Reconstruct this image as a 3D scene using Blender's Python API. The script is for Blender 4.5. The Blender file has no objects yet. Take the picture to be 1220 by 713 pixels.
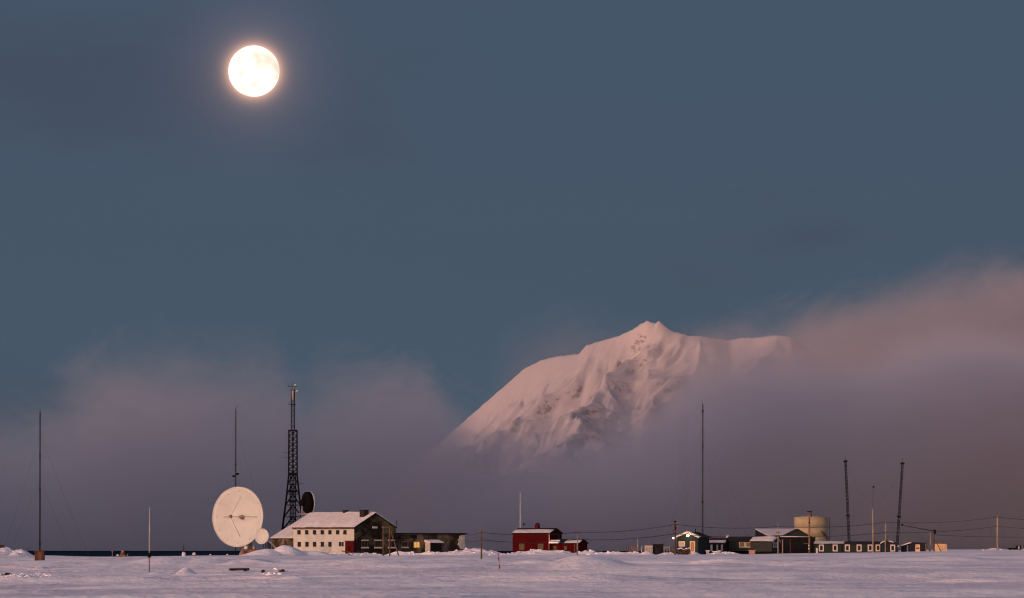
import bpy, math, random
import numpy as np
import bmesh
from mathutils import Vector

S = bpy.context.scene
COL = S.collection
R = math.radians
random.seed(4)

# ------------------------------------------------------------------ camera, sky, sun, exposure
F = 6720.0                 # focal length in photo pixels (1220 px wide frame)
HOR = 653.2                # photo row of the horizontal plane through the camera
CAMZ = 2.0
cam = bpy.data.objects.new('camera', bpy.data.cameras.new('camera'))
COL.objects.link(cam)
S.camera = cam
cam.location = (0, 0, CAMZ)
cam.rotation_euler = (math.pi / 2, 0, 0)
cam.data.sensor_width = 36.0
cam.data.lens = 36.0 * F / 1220.0
cam.data.shift_y = (HOR - 356.5) / 1220.0
cam.data.clip_start = 1.0
cam.data.clip_end = 200000.0

SUN_EL, SUN_AZ = R(8.5), R(-35)          # azimuth measured from straight behind the camera, negative = to its left
sun_dir = Vector((math.sin(SUN_AZ) * math.cos(SUN_EL), -math.cos(SUN_AZ) * math.cos(SUN_EL), math.sin(SUN_EL)))
sl = bpy.data.lights.new('sun', 'SUN')
sl.energy = 0.50
sl.color = (1.0, 0.56, 0.40)
sl.angle = R(2.0)
sun = bpy.data.objects.new('sun', sl)
COL.objects.link(sun)
sun.rotation_euler = sun_dir.to_track_quat('Z', 'Y').to_euler()

W = bpy.data.worlds.new('World')
S.world = W
W.use_nodes = True


class NT:
    """small helper for node trees"""
    def __init__(s, tree):
        s.t = tree

    def n(s, kind, **kw):
        d = s.t.nodes.new(kind)
        for k, v in kw.items():
            setattr(d, k, v)
        return d

    def l(s, a, b):
        s.t.links.new(a, b)

    def val(s, sock, v):
        if hasattr(v, 'is_output'):
            s.l(v, sock)
        else:
            sock.default_value = v

    def math(s, op, a, b=0.0, c=0.0, clamp=False):
        d = s.n('ShaderNodeMath', operation=op, use_clamp=clamp)
        s.val(d.inputs[0], a)
        s.val(d.inputs[1], b)
        s.val(d.inputs[2], c)
        return d.outputs[0]

    def vmath(s, op, a, b=(0, 0, 0)):
        d = s.n('ShaderNodeVectorMath', operation=op)
        s.val(d.inputs[0], a)
        s.val(d.inputs[1], b)
        return d.outputs['Value'] if op in ('DOT_PRODUCT', 'LENGTH', 'DISTANCE') else d.outputs[0]

    def smooth(s, v, a, b, lo=0.0, hi=1.0):
        d = s.n('ShaderNodeMapRange', interpolation_type='SMOOTHSTEP', clamp=True)
        s.val(d.inputs[0], v)
        s.val(d.inputs[1], a)
        s.val(d.inputs[2], b)
        s.val(d.inputs[3], lo)
        s.val(d.inputs[4], hi)
        return d.outputs[0]

    def mix(s, f, a, b, blend='MIX'):
        d = s.n('ShaderNodeMix', data_type='RGBA', blend_type=blend)
        s.val(d.inputs[0], f)
        s.val(d.inputs[6], a if hasattr(a, 'is_output') else (*a, 1))
        s.val(d.inputs[7], b if hasattr(b, 'is_output') else (*b, 1))
        return d.outputs[2]

    def noise(s, vec, scale, detail=4, rough=0.55, dim='3D', dist=0.0):
        d = s.n('ShaderNodeTexNoise', noise_dimensions=dim)
        s.val(d.inputs['Vector'], vec)
        d.inputs['Scale'].default_value = scale
        d.inputs['Detail'].default_value = detail
        d.inputs['Roughness'].default_value = rough
        d.inputs['Distortion'].default_value = dist
        return d.outputs[0]


MOON_D = 60000.0
moon_vec = Vector(((302.5 - 610) / F, 1.0, (HOR - 85.0) / F))
moon_dir = moon_vec.normalized()

wn = NT(W.node_tree)
wt = W.node_tree
bg = wt.nodes['Background']
sky = wn.n('ShaderNodeTexSky', sky_type='NISHITA')
sky.sun_disc = False
sky.sun_elevation = SUN_EL
sky.sun_rotation = math.pi - SUN_AZ          # same bearing as the lamp
tc = wn.n('ShaderNodeTexCoord')
sep = wn.n('ShaderNodeSeparateXYZ')
wn.l(tc.outputs['Generated'], sep.inputs[0])
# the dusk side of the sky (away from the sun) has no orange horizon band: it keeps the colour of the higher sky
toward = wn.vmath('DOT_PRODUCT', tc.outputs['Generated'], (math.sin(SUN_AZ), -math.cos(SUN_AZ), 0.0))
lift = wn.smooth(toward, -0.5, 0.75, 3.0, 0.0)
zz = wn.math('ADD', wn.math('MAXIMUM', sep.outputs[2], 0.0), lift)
cmb = wn.n('ShaderNodeCombineXYZ')
wn.l(sep.outputs[0], cmb.inputs[0])
wn.l(sep.outputs[1], cmb.inputs[1])
wn.l(zz, cmb.inputs[2])
wn.l(wn.vmath('NORMALIZE', cmb.outputs[0]), sky.inputs[0])
# aureole of thin ice haze round the moon (angular, part of the sky)
ang = wn.math('ARCCOSINE', wn.math('MINIMUM', wn.vmath('DOT_PRODUCT', wn.vmath('NORMALIZE', tc.outputs['Generated']), tuple(moon_dir)), 1.0))
rel = wn.math('SUBTRACT', wn.math('DIVIDE', ang, 30.5 / F), 1.0)
rel = wn.math('MAXIMUM', rel, 0.0)
g1 = wn.math('POWER', 2.718, wn.math('MULTIPLY', rel, -6.0))
g2 = wn.math('POWER', 2.718, wn.math('MULTIPLY', rel, -1.1))
aur = wn.n('ShaderNodeMix', data_type='RGBA', blend_type='ADD')
aur.inputs[0].default_value = 1.0
wn.l(wn.mix(g1, (0, 0, 0), (2.2, 1.1, 0.6)), aur.inputs[6])
wn.l(wn.mix(g2, (0, 0, 0), (0.45, 0.26, 0.22)), aur.inputs[7])
tot = wn.n('ShaderNodeMix', data_type='RGBA', blend_type='ADD')
tot.inputs[0].default_value = 1.0
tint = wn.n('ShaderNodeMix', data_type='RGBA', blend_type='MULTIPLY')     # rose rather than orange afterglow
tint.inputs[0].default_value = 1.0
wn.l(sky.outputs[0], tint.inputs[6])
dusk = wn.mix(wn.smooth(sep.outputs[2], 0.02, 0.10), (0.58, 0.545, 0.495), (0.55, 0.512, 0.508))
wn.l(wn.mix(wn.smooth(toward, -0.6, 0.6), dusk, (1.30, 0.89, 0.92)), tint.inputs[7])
wmp = wn.n('ShaderNodeMapping')
wn.l(tc.outputs['Generated'], wmp.inputs[0])
wmp.inputs['Scale'].default_value = (7, 7, 22)
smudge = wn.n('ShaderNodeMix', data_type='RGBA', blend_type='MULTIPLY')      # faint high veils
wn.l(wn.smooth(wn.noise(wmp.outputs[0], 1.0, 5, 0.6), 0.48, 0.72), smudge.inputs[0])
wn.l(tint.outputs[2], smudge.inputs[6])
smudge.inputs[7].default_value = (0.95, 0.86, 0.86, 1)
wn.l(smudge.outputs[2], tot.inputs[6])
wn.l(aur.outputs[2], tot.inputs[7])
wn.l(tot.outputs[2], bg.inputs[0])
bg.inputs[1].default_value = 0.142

S.view_settings.view_transform = 'Standard'
S.view_settings.look = 'None'
S.view_settings.exposure = 0.85
S.view_settings.gamma = 1.0
S.view_settings.use_curve_mapping = False
S.render.engine = 'CYCLES'
S.cycles.use_denoising = True
S.cycles.pixel_filter_type = 'BLACKMAN_HARRIS'
S.cycles.filter_width = 1.15
S.cycles.max_bounces = 6
S.cycles.volume_bounces = 3
S.cycles.volume_max_steps = 256
S.cycles.use_light_tree = True


# ------------------------------------------------------------------ placing helpers
def wx(px, y):
    return (px - 610.0) / F * y


def wz(py, y):
    return CAMZ + (HOR - py) / F * y


# ------------------------------------------------------------------ materials
def new_mat(name):
    m = bpy.data.materials.new(name)
    m.use_nodes = True
    return m, NT(m.node_tree), m.node_tree.nodes['Principled BSDF']


def mat(name, col, rough=0.7, metal=0.0, var=0.18, scale=1.2, bump=0.0, spec=0.12, stretch=(1, 1, 1), second=None, cover=0.5):
    """paint / wood / metal: base colour with uneven wear, optional second colour in blotches"""
    m, t, b = new_mat(name)
    co = t.n('ShaderNodeTexCoord').outputs['Object']
    mp = t.n('ShaderNodeMapping')
    t.l(co, mp.inputs[0])
    mp.inputs['Scale'].default_value = stretch
    nz = t.noise(mp.outputs[0], scale, 5, 0.6)
    dark = tuple(c * (1 - var) for c in col)
    lite = tuple(min(1, c * (1 + var)) for c in col)
    c = t.mix(t.smooth(nz, 0.3, 0.7), dark, lite)
    if second:
        n2 = t.noise(mp.outputs[0], scale * 0.45, 5, 0.65)
        c = t.mix(t.smooth(n2, 1 - cover - 0.08, 1 - cover + 0.12), c, second)
    t.l(c, b.inputs['Base Color'])
    b.inputs['Roughness'].default_value = rough
    b.inputs['Metallic'].default_value = metal
    b.inputs['Specular IOR Level'].default_value = spec
    if bump:
        bp = t.n('ShaderNodeBump')
        bp.inputs['Strength'].default_value = bump
        bp.inputs['Distance'].default_value = 0.03
        t.l(nz, bp.inputs['Height'])
        t.l(bp.outputs[0], b.inputs['Normal'])
    return m


def emit_mat(name, col, strength):
    m, t, b = new_mat(name)
    b.inputs['Base Color'].default_value = (*[c * 0.12 for c in col], 1)
    b.inputs['Emission Color'].default_value = (*col, 1)
    b.inputs['Specular IOR Level'].default_value = 0.05
    b.inputs['Emission Strength'].default_value = strength
    return m


M = {}
# snow
m, t, b = new_mat('snow')
co = t.n('ShaderNodeTexCoord').outputs['Object']
mp = t.n('ShaderNodeMapping')
t.l(co, mp.inputs[0])
mp.inputs['Scale'].default_value = (0.35, 0.12, 0.6)
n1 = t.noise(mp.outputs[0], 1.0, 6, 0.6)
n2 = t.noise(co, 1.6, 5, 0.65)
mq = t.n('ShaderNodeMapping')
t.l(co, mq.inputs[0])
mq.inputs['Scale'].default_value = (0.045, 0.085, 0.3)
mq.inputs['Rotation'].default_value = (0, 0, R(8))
crust_shade = t.smooth(t.noise(mq.outputs[0], 1.0, 6, 0.62), 0.40, 0.62)      # wind-packed and fresh snow tones, doubling as painted shade and light bands
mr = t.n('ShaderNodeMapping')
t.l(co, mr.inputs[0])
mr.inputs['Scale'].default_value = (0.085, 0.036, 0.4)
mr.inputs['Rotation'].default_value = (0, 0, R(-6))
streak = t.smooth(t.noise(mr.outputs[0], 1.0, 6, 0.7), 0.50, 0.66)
crust_shade = t.math('SUBTRACT', t.math('MULTIPLY', crust_shade, 0.85), t.math('MULTIPLY', streak, 0.80), clamp=True)
crust_shade = t.math('ADD', crust_shade, t.math('MULTIPLY', t.smooth(t.noise(mr.outputs[0], 2.3, 4, 0.7), 0.52, 0.64), 0.42), clamp=True)
t.l(t.mix(t.smooth(n1, 0.3, 0.7), t.mix(crust_shade, (0.95, 0.93, 0.915), (0.67, 0.635, 0.69)), t.mix(crust_shade, (0.95, 0.93, 0.92), (0.68, 0.67, 0.73))), b.inputs['Base Color'])
b.inputs['Roughness'].default_value = 0.75
b.inputs['Specular IOR Level'].default_value = 0.2
bp = t.n('ShaderNodeBump')
bp.inputs['Strength'].default_value = 0.35
bp.inputs['Distance'].default_value = 0.25
t.l(t.math('ADD', n1, t.math('MULTIPLY', n2, 0.45)), bp.inputs['Height'])
bq = t.n('ShaderNodeBump')
bq.inputs['Strength'].default_value = 1.0
bq.inputs['Distance'].default_value = 0.85
t.l(t.math('ADD', t.noise(mr.outputs[0], 1.0, 6, 0.62), t.math('MULTIPLY', t.noise(mr.outputs[0], 2.6, 4, 0.6), 0.3)), bq.inputs['Height'])
t.l(bp.outputs[0], bq.inputs['Normal'])
t.l(bq.outputs[0], b.inputs['Normal'])
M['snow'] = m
# sea
m, t, b = new_mat('sea_water')
co = t.n('ShaderNodeTexCoord').outputs['Object']
b.inputs['Base Color'].default_value = (0.012, 0.026, 0.045, 1)
b.inputs['Roughness'].default_value = 0.6
b.inputs['Specular IOR Level'].default_value = 0.0
bp = t.n('ShaderNodeBump')
bp.inputs['Strength'].default_value = 1.0
bp.inputs['Distance'].default_value = 1.5
t.l(t.noise(co, 0.12, 5, 0.6), bp.inputs['Height'])
t.l(bp.outputs[0], b.inputs['Normal'])
M['sea'] = m
M['thin_snow'] = mat('thin_roof_snow', (0.56, 0.55, 0.55), 0.85, var=0.12, scale=0.8, second=(0.42, 0.40, 0.40), cover=0.35, bump=0.3)
# mountain: wind-packed snow with rock where it is steep
m, t, b = new_mat('mountain_snow')
co = t.n('ShaderNodeTexCoord').outputs['Object']
geo = t.n('ShaderNodeNewGeometry')
sp = t.n('ShaderNodeSeparateXYZ')
t.l(geo.outputs['Normal'], sp.inputs[0])
nz = t.noise(co, 0.011, 8, 0.72)
nf = t.noise(co, 0.13, 5, 0.75)
steep = t.math('ADD', t.math('SUBTRACT', 1.0, sp.outputs[2]), t.math('ADD', t.math('MULTIPLY', t.math('SUBTRACT', nz, 0.5), 0.75), t.math('MULTIPLY', t.math('SUBTRACT', nf, 0.5), 1.1)))
rock = t.smooth(steep, 0.60, 0.76)
t.l(t.mix(rock, (0.50, 0.45, 0.445), (0.22, 0.18, 0.175)), b.inputs['Base Color'])
b.inputs['Roughness'].default_value = 0.85
b.inputs['Specular IOR Level'].default_value = 0.1
M['mountain'] = m


# ------------------------------------------------------------------ object helpers
def link(name, me, parent=None, loc=(0, 0, 0)):
    o = bpy.data.objects.new(name, me)
    COL.objects.link(o)
    o.location = loc
    if parent is not None:
        o.parent = parent
    return o


def tag(o, label=None, cat=None, group=None, kind=None):
    if label:
        o['label'] = label
    if cat:
        o['category'] = cat
    if group:
        o['group'] = group
    if kind:
        o['kind'] = kind
    return o


def grid_mesh(name, X, Y, Z, mat_, smooth=True):
    ny, nx = X.shape
    v = np.stack([X, Y, Z], 2).reshape(-1, 3)
    i = np.arange(ny * nx).reshape(ny, nx)
    f = np.stack([i[:-1, :-1], i[:-1, 1:], i[1:, 1:], i[1:, :-1]], 2).reshape(-1, 4)
    me = bpy.data.meshes.new(name)
    me.vertices.add(len(v))
    me.vertices.foreach_set('co', v.ravel())
    me.loops.add(f.size)
    me.loops.foreach_set('vertex_index', f.ravel())
    me.polygons.add(len(f))
    me.polygons.foreach_set('loop_start', np.arange(0, f.size, 4))
    me.polygons.foreach_set('loop_total', np.full(len(f), 4))
    me.update(calc_edges=True)
    me.polygons.foreach_set('use_smooth', np.full(len(f), smooth))
    me.materials.append(mat_)
    return me


def vnoise(x, y, seed=0):
    """value noise, vectorised, range -1..1"""
    x = np.asarray(x, float)
    y = np.asarray(y, float)
    xi = np.floor(x).astype(np.int64)
    yi = np.floor(y).astype(np.int64)
    fx = x - xi
    fy = y - yi
    fx = fx * fx * fx * (fx * (fx * 6 - 15) + 10)
    fy = fy * fy * fy * (fy * (fy * 6 - 15) + 10)

    def h(a, b):
        n = (a * 374761393 + b * 668265263 + seed * 1442695041) & 0x7fffffff
        n = ((n ^ (n >> 13)) * 1274126177) & 0x7fffffff
        n = n ^ (n >> 16)
        return (n & 0xffff) / 32767.5 - 1.0
    return (h(xi, yi) * (1 - fx) + h(xi + 1, yi) * fx) * (1 - fy) + (h(xi, yi + 1) * (1 - fx) + h(xi + 1, yi + 1) * fx) * fy


def fbm(x, y, octv=4, gain=0.5, seed=0):
    s = 0.0
    a = 1.0
    for k in range(octv):
        s = s + a * vnoise(x * 2 ** k + 17.3 * k, y * 2 ** k - 9.1 * k, seed + k)
        a *= gain
    return s


def sstep(v, a, b):
    q = np.clip((v - a) / (b - a), 0, 1)
    return q * q * (3 - 2 * q)


# ------------------------------------------------------------------ ground
CREST_PX = [-400, -40, 0, 14, 30, 45, 70, 110, 170, 240, 290, 330, 360, 420, 480, 540, 600, 690, 800, 900, 960, 1050, 1130, 1190, 1220, 1500]
CREST_PY = [664, 663, 662.5, 662.5, 663, 663.5, 664.2, 664.2, 663.4, 662.8, 662.2, 662, 662, 662.5, 662, 661.5, 661.5, 661.0, 661, 660.8, 660.0, 658.8, 657.2, 656.0, 655.6, 655.2]
YC = 1160.0
crest_x = [wx(p, YC) for p in CREST_PX]
crest_z = [wz(p, YC) for p in CREST_PY]
# ploughed banks and drifts in front of the houses: px centre, distance, height py of top, half width px, half depth m, lumpiness
BANKS = [
    (341, 1146, 650.2, 22, 8, 0.10), (318, 1143, 654.5, 26, 9, 0.08), (372, 1150, 656.2, 24, 6, 0.14), (398, 1156, 660.2, 22, 4, 0.3),
    (430, 1166, 659.0, 26, 4, 0.5), (480, 1166, 657.5, 20, 3, 0.5), (520, 1164, 658.0, 26, 3, 0.6),
    (564, 1150, 654.2, 24, 6, 0.45), (545, 1150, 656.5, 20, 5, 0.45), (585, 1150, 656.3, 14, 5, 0.4),
    (640, 1152, 655.2, 22, 6, 0.4), (660, 1150, 656.5, 26, 6, 0.35), (620, 1152, 657.8, 18, 5, 0.3),
    (705, 1160, 656.8, 22, 4, 0.7), (733, 1160, 657.2, 18, 4, 0.7), (770, 1146, 656.6, 8, 2.5, 0.2),
    (752, 1160, 658.0, 14, 3, 0.6), (796, 1158, 658.4, 10, 2.5, 0.6), (828, 1150, 657.6, 5.5, 2, 0.2), (868, 1166, 657.2, 12, 3, 0.4),
    (855, 1166, 658.0, 10, 3, 0.5), (4, 1148, 651.5, 17, 10, 0.35), (24, 1146, 655.5, 14, 9, 0.35), (-40, 1146, 651.5, 40, 14, 0.2),
    (325, 985, 678.0, 14, 6, 0.35), (1186, 1180, 653.4, 12, 4, 0.25), (1208, 1185, 654.2, 14, 4, 0.3),
]


def ground_base(x, y):
    zc = np.interp(x, crest_x, crest_z)
    z = -0.45 * sstep(y, 240, 880) + (zc + 0.45) * sstep(y, 950, YC - 12)
    # shallow swell and wind drifts, growing finer towards the camera
    far = 1 - 0.92 * sstep(y, 980, 1110)
    rel = 0.48 * fbm(x / 75 + 3, y / 62, 3, 0.5, 11) * sstep(y, 120, 420)
    rel = rel + 0.26 * fbm(x / 36 + y / 90, y / 27, 4, 0.5, 23)
    drift = 1 - np.abs(vnoise(x / 30 + y / 60 + 0.7 * vnoise(x / 26, y / 30, 33), y / 15.0, 31))
    rel = rel + 0.7 * np.clip(drift - 0.6, 0, 1) * sstep(vnoise(x / 60, y / 45, 35), -0.3, 0.4)
    rel = rel + 0.03 * fbm(x / 5.5, y / 3.2, 3, 0.6, 41)
    z = z + rel * far
    # shore: the land ends behind the houses and drops to the sea
    edge = np.interp(x, [-140, -75, -52, -30, 0, 200], [1250, 1250, 1290, 1340, 1420, 1480])
    z = z - (sstep(y, edge, edge + 90)) * 14.0
    return z


# drifts and piles out on the flat: px, row of the foot, row of the top, half width px, half depth m, lumpiness
PILES = [(222, 684.5, 675.8, 9, 3.5, 0.15), (210, 683.5, 679.5, 8, 3, 0.1), (187, 684.5, 681.0, 9, 4, 0.15), (48, 678.0, 674.8, 9, 4, 0.3), (697, 674.0, 664.5, 46, 22, 0.04), (640, 671.0, 666.5, 30, 14, 0.06),
         (326, 684.0, 677.5, 17, 4, 0.35), (250, 672.0, 665.5, 30, 12, 0.12), (200, 671.0, 664.5, 34, 12, 0.12), (300, 673.0, 666.0, 26, 10, 0.1), (22, 690.0, 684.5, 26, 4, 0.35), (70, 689.0, 685.5, 22, 4, 0.4), (110, 688.0, 685.0, 16, 3, 0.4),
         (440, 674.0, 668.0, 40, 14, 0.06), (540, 676.0, 670.0, 44, 14, 0.06), (860, 672.0, 666.5, 50, 16, 0.05), (1010, 676.0, 671.0, 60, 14, 0.05), (1120, 668.0, 662.5, 60, 20, 0.05), (960, 690.0, 686.0, 60, 8, 0.05), (1160, 694.0, 689.5, 70, 8, 0.05),
         (700, 689.0, 684.5, 60, 8, 0.05), (640, 700.0, 696.5, 50, 5, 0.05), (330, 699.0, 695.0, 60, 6, 0.05), (120, 702.0, 698.0, 50, 5, 0.05), (1180, 706.0, 702.0, 50, 4, 0.05), (880, 706.0, 703.0, 60, 4, 0.05)]
_yy = np.arange(240.0, 1180.0, 2.0)
for (px, rb_, rt_, hw, hd, lump) in PILES:
    row = HOR - (ground_base(wx(px, _yy), _yy) - CAMZ) / _yy * F
    k = np.nonzero(row <= rb_)[0]
    yb_ = float(_yy[k[0]]) if len(k) else 1100.0
    BANKS.append((px, yb_ + hd * 0.8, rt_, hw, hd, lump))


def ground(x, y):
    x = np.asarray(x, float)
    y = np.asarray(y, float)
    z = ground_base(x, y)
    add = np.zeros_like(z)
    for (px, yy, py, hw, hd, lump) in BANKS:
        cx = wx(px, yy)
        hwm = hw / F * yy
        d2 = ((x - cx) / hwm) ** 2 + ((y - yy) / hd) ** 2
        top = wz(py, yy) - float(ground_base(np.float64(cx), np.float64(yy)))
        if top <= 0:
            continue
        w = np.clip(1 - d2 / 2.2, 0, 1) ** 2
        bump_ = 1 + lump * (0.75 * vnoise(x / 1.5, y / 1.3, 5) + 0.55 * vnoise(x / 0.8, y / 0.8, 6) - 0.25)
        add = np.maximum(add, top * w * bump_)
    return z + add


def gz(x, y):
    return float(ground(np.float64(x), np.float64(y)))


ys = np.concatenate([[-3000, -1200, -500, -150, -40, 0, 40, 80, 120, 150], np.arange(170, 700, 1.0), np.arange(700, 1130, 1.2), np.arange(1130, 1180, 0.5), np.arange(1180, 1260, 2.0), np.arange(1260, 1640, 12.0)])
xs = np.concatenate([[-6000, -3000, -1500, -700, -400, -250, -180, -150], np.arange(-126, 126.1, 0.4), [150, 180, 250, 400, 700, 1500, 3000, 6000]])
X, Y = np.meshgrid(xs, ys)
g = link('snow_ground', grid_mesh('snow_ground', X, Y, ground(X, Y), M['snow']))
tag(g, kind='structure')

sx = np.array([-60000, -20000, -6000, -2000, -500, 0, 500, 2000, 6000, 20000, 60000.0])
sy = np.array([-20000, -6000, -2000, 0, 1000, 2000, 4000, 8000, 15000, 30000, 59000.0])
X, Y = np.meshgrid(sx, sy)
g = link('sea', grid_mesh('sea', X, Y, X * 0 - 2.0, M['sea']))
tag(g, kind='structure')

# ------------------------------------------------------------------ mountain across the fjord
SIL = [(300, 720), (420, 665), (470, 590), (505, 545), (520, 531), (532, 520), (545, 509), (565, 491), (590, 469), (608, 454), (622, 441), (634, 434), (645, 428), (665, 424),
       (690, 421), (698, 412), (720, 405), (735, 401), (750, 394), (762, 386), (770, 382), (778, 385), (800, 395), (820, 400),
       (840, 402), (860, 404), (870, 405.5), (880, 402.5), (905, 401), (925, 399), (940, 401), (955, 408), (1000, 440), (1100, 500), (1250, 580), (1500, 720)]
YM = 9900.0
sil_x = [wx(p, YM) for p, _ in SIL]
sil_z = [wz(q, YM) for _, q in SIL]


def mountain_h(x, y):
    # domain warp so that spurs are not straight
    wxp = x + 35 * fbm(x / 260, y / 260, 3, 0.5, 61)
    wyp = y + 60 * fbm(x / 300, y / 300, 3, 0.5, 71)
    crest = np.interp(x, sil_x, sil_z)
    dy = YM - wyp
    back = np.where(dy >= 0, crest - 0.62 * dy, crest + 1.2 * dy)
    # spurs falling towards the camera: (x, y, z) polylines
    spurs = [
        [(wx(770, 9900), 9900, wz(383, 9900)), (wx(757, 9780), 9780, wz(432, 9780)), (wx(722, 9600), 9600, wz(470, 9600)), (wx(690, 9430), 9430, wz(505, 9430)), (wx(640, 9250), 9250, wz(560, 9250)), (wx(600, 9100), 9100, wz(630, 9100))],
        [(wx(698, 9890), 9890, wz(412, 9890)), (wx(672, 9800), 9800, wz(448, 9800)), (wx(625, 9700), 9700, wz(495, 9700)), (wx(580, 9560), 9560, wz(540, 9560)), (wx(540, 9400), 9400, wz(600, 9400))],
        [(wx(645, 9890), 9890, wz(428, 9890)), (wx(612, 9820), 9820, wz(468, 9820)), (wx(570, 9740), 9740, wz(515, 9740)), (wx(530, 9600), 9600, wz(570, 9600))],
        [(wx(835, 9900), 9900, wz(402, 9900)), (wx(822, 9750), 9750, wz(445, 9750)), (wx(790, 9560), 9560, wz(495, 9560)), (wx(760, 9300), 9300, wz(570, 9300))],
        [(wx(905, 9900), 9900, wz(401, 9900)), (wx(905, 9700), 9700, wz(440, 9700)), (wx(890, 9400), 9400, wz(520, 9400))],
    ]
    h = back
    for k, sp_ in enumerate(spurs):
        best = np.full_like(h, -1e9)
        for (a, b_) in zip(sp_[:-1], sp_[1:]):
            ax, ay, az = a
            bx, by, bz = b_
            ux, uy = bx - ax, by - ay
            L2 = ux * ux + uy * uy
            tt = np.clip(((wxp - ax) * ux + (wyp - ay) * uy) / L2, 0, 1)
            d = np.hypot(wxp - ax - tt * ux, wyp - ay - tt * uy)
            best = np.maximum(best, az + tt * (bz - az) - 0.80 * d - 0.0006 * d * d)
        # smooth maximum
        kk = 10.0
        h = np.maximum(h, best) + kk * np.exp(-np.abs(h - best) / kk) * 0.35 * sstep(np.abs(y - YM), 10, 120)
    # the long shaded couloir left of the front spur
    tr = [(wx(752, 9850), 9850), (wx(728, 9760), 9760), (wx(690, 9650), 9650), (wx(650, 9520), 9520), (wx(615, 9380), 9380)]
    dd = np.full_like(h, 1e9)
    for (a, b_) in zip(tr[:-1], tr[1:]):
        ux, uy = b_[0] - a[0], b_[1] - a[1]
        tt = np.clip(((wxp - a[0]) * ux + (wyp - a[1]) * uy) / (ux * ux + uy * uy), 0, 1)
        dd = np.minimum(dd, np.hypot(wxp - a[0] - tt * ux, wyp - a[1] - tt * uy))
    h = h - 30 * np.exp(-(dd / 26) ** 2)
    # ravines running downslope, rock ribs and wind-cut edges
    am = sstep(np.abs(y - YM), 4, 110)
    q = x + 0.65 * (YM - y) + 22 * fbm(x / 120, y / 120, 3, 0.5, 3)
    rib = 1 - np.abs(fbm(q / 60, y / 260, 3, 0.55, 81))
    rill = 1 - np.abs(vnoise(q / 19 + 0.6 * vnoise(x / 40, y / 60, 8), y / 120, 83))
    fine = 1 - np.abs(fbm(q / 9.5, y / 42, 2, 0.6, 87))
    h = h + (rib - 0.6) * 20 * (0.04 + 0.96 * am) + (rill - 0.5) * 10.0 * am + (fine - 0.5) * 8.0 * (0.12 + 0.88 * am)
    # the skyline stays below the crest drawn above
    return np.maximum(h, -20)


mx = np.arange(-560, 1200, 3.0)
my = np.concatenate([np.arange(8980, 9960, 3.0), np.arange(9960, 10300, 20)])
X, Y = np.meshgrid(mx, my)
g = link('mountain', grid_mesh('mountain', X, Y, mountain_h(X, Y), M['mountain']))
tag(g, kind='structure')


# ------------------------------------------------------------------ fog and cloud (volumes)
def box_mesh(name, lo, hi):
    x0, y0, z0 = lo
    x1, y1, z1 = hi
    me = bpy.data.meshes.new(name)
    v = [(x0, y0, z0), (x1, y0, z0), (x1, y1, z0), (x0, y1, z0), (x0, y0, z1), (x1, y0, z1), (x1, y1, z1), (x0, y1, z1)]
    f = [(0, 3, 2, 1), (4, 5, 6, 7), (0, 1, 5, 4), (1, 2, 6, 5), (2, 3, 7, 6), (3, 0, 4, 7)]
    me.from_pydata(v, [], f)
    return me


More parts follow.
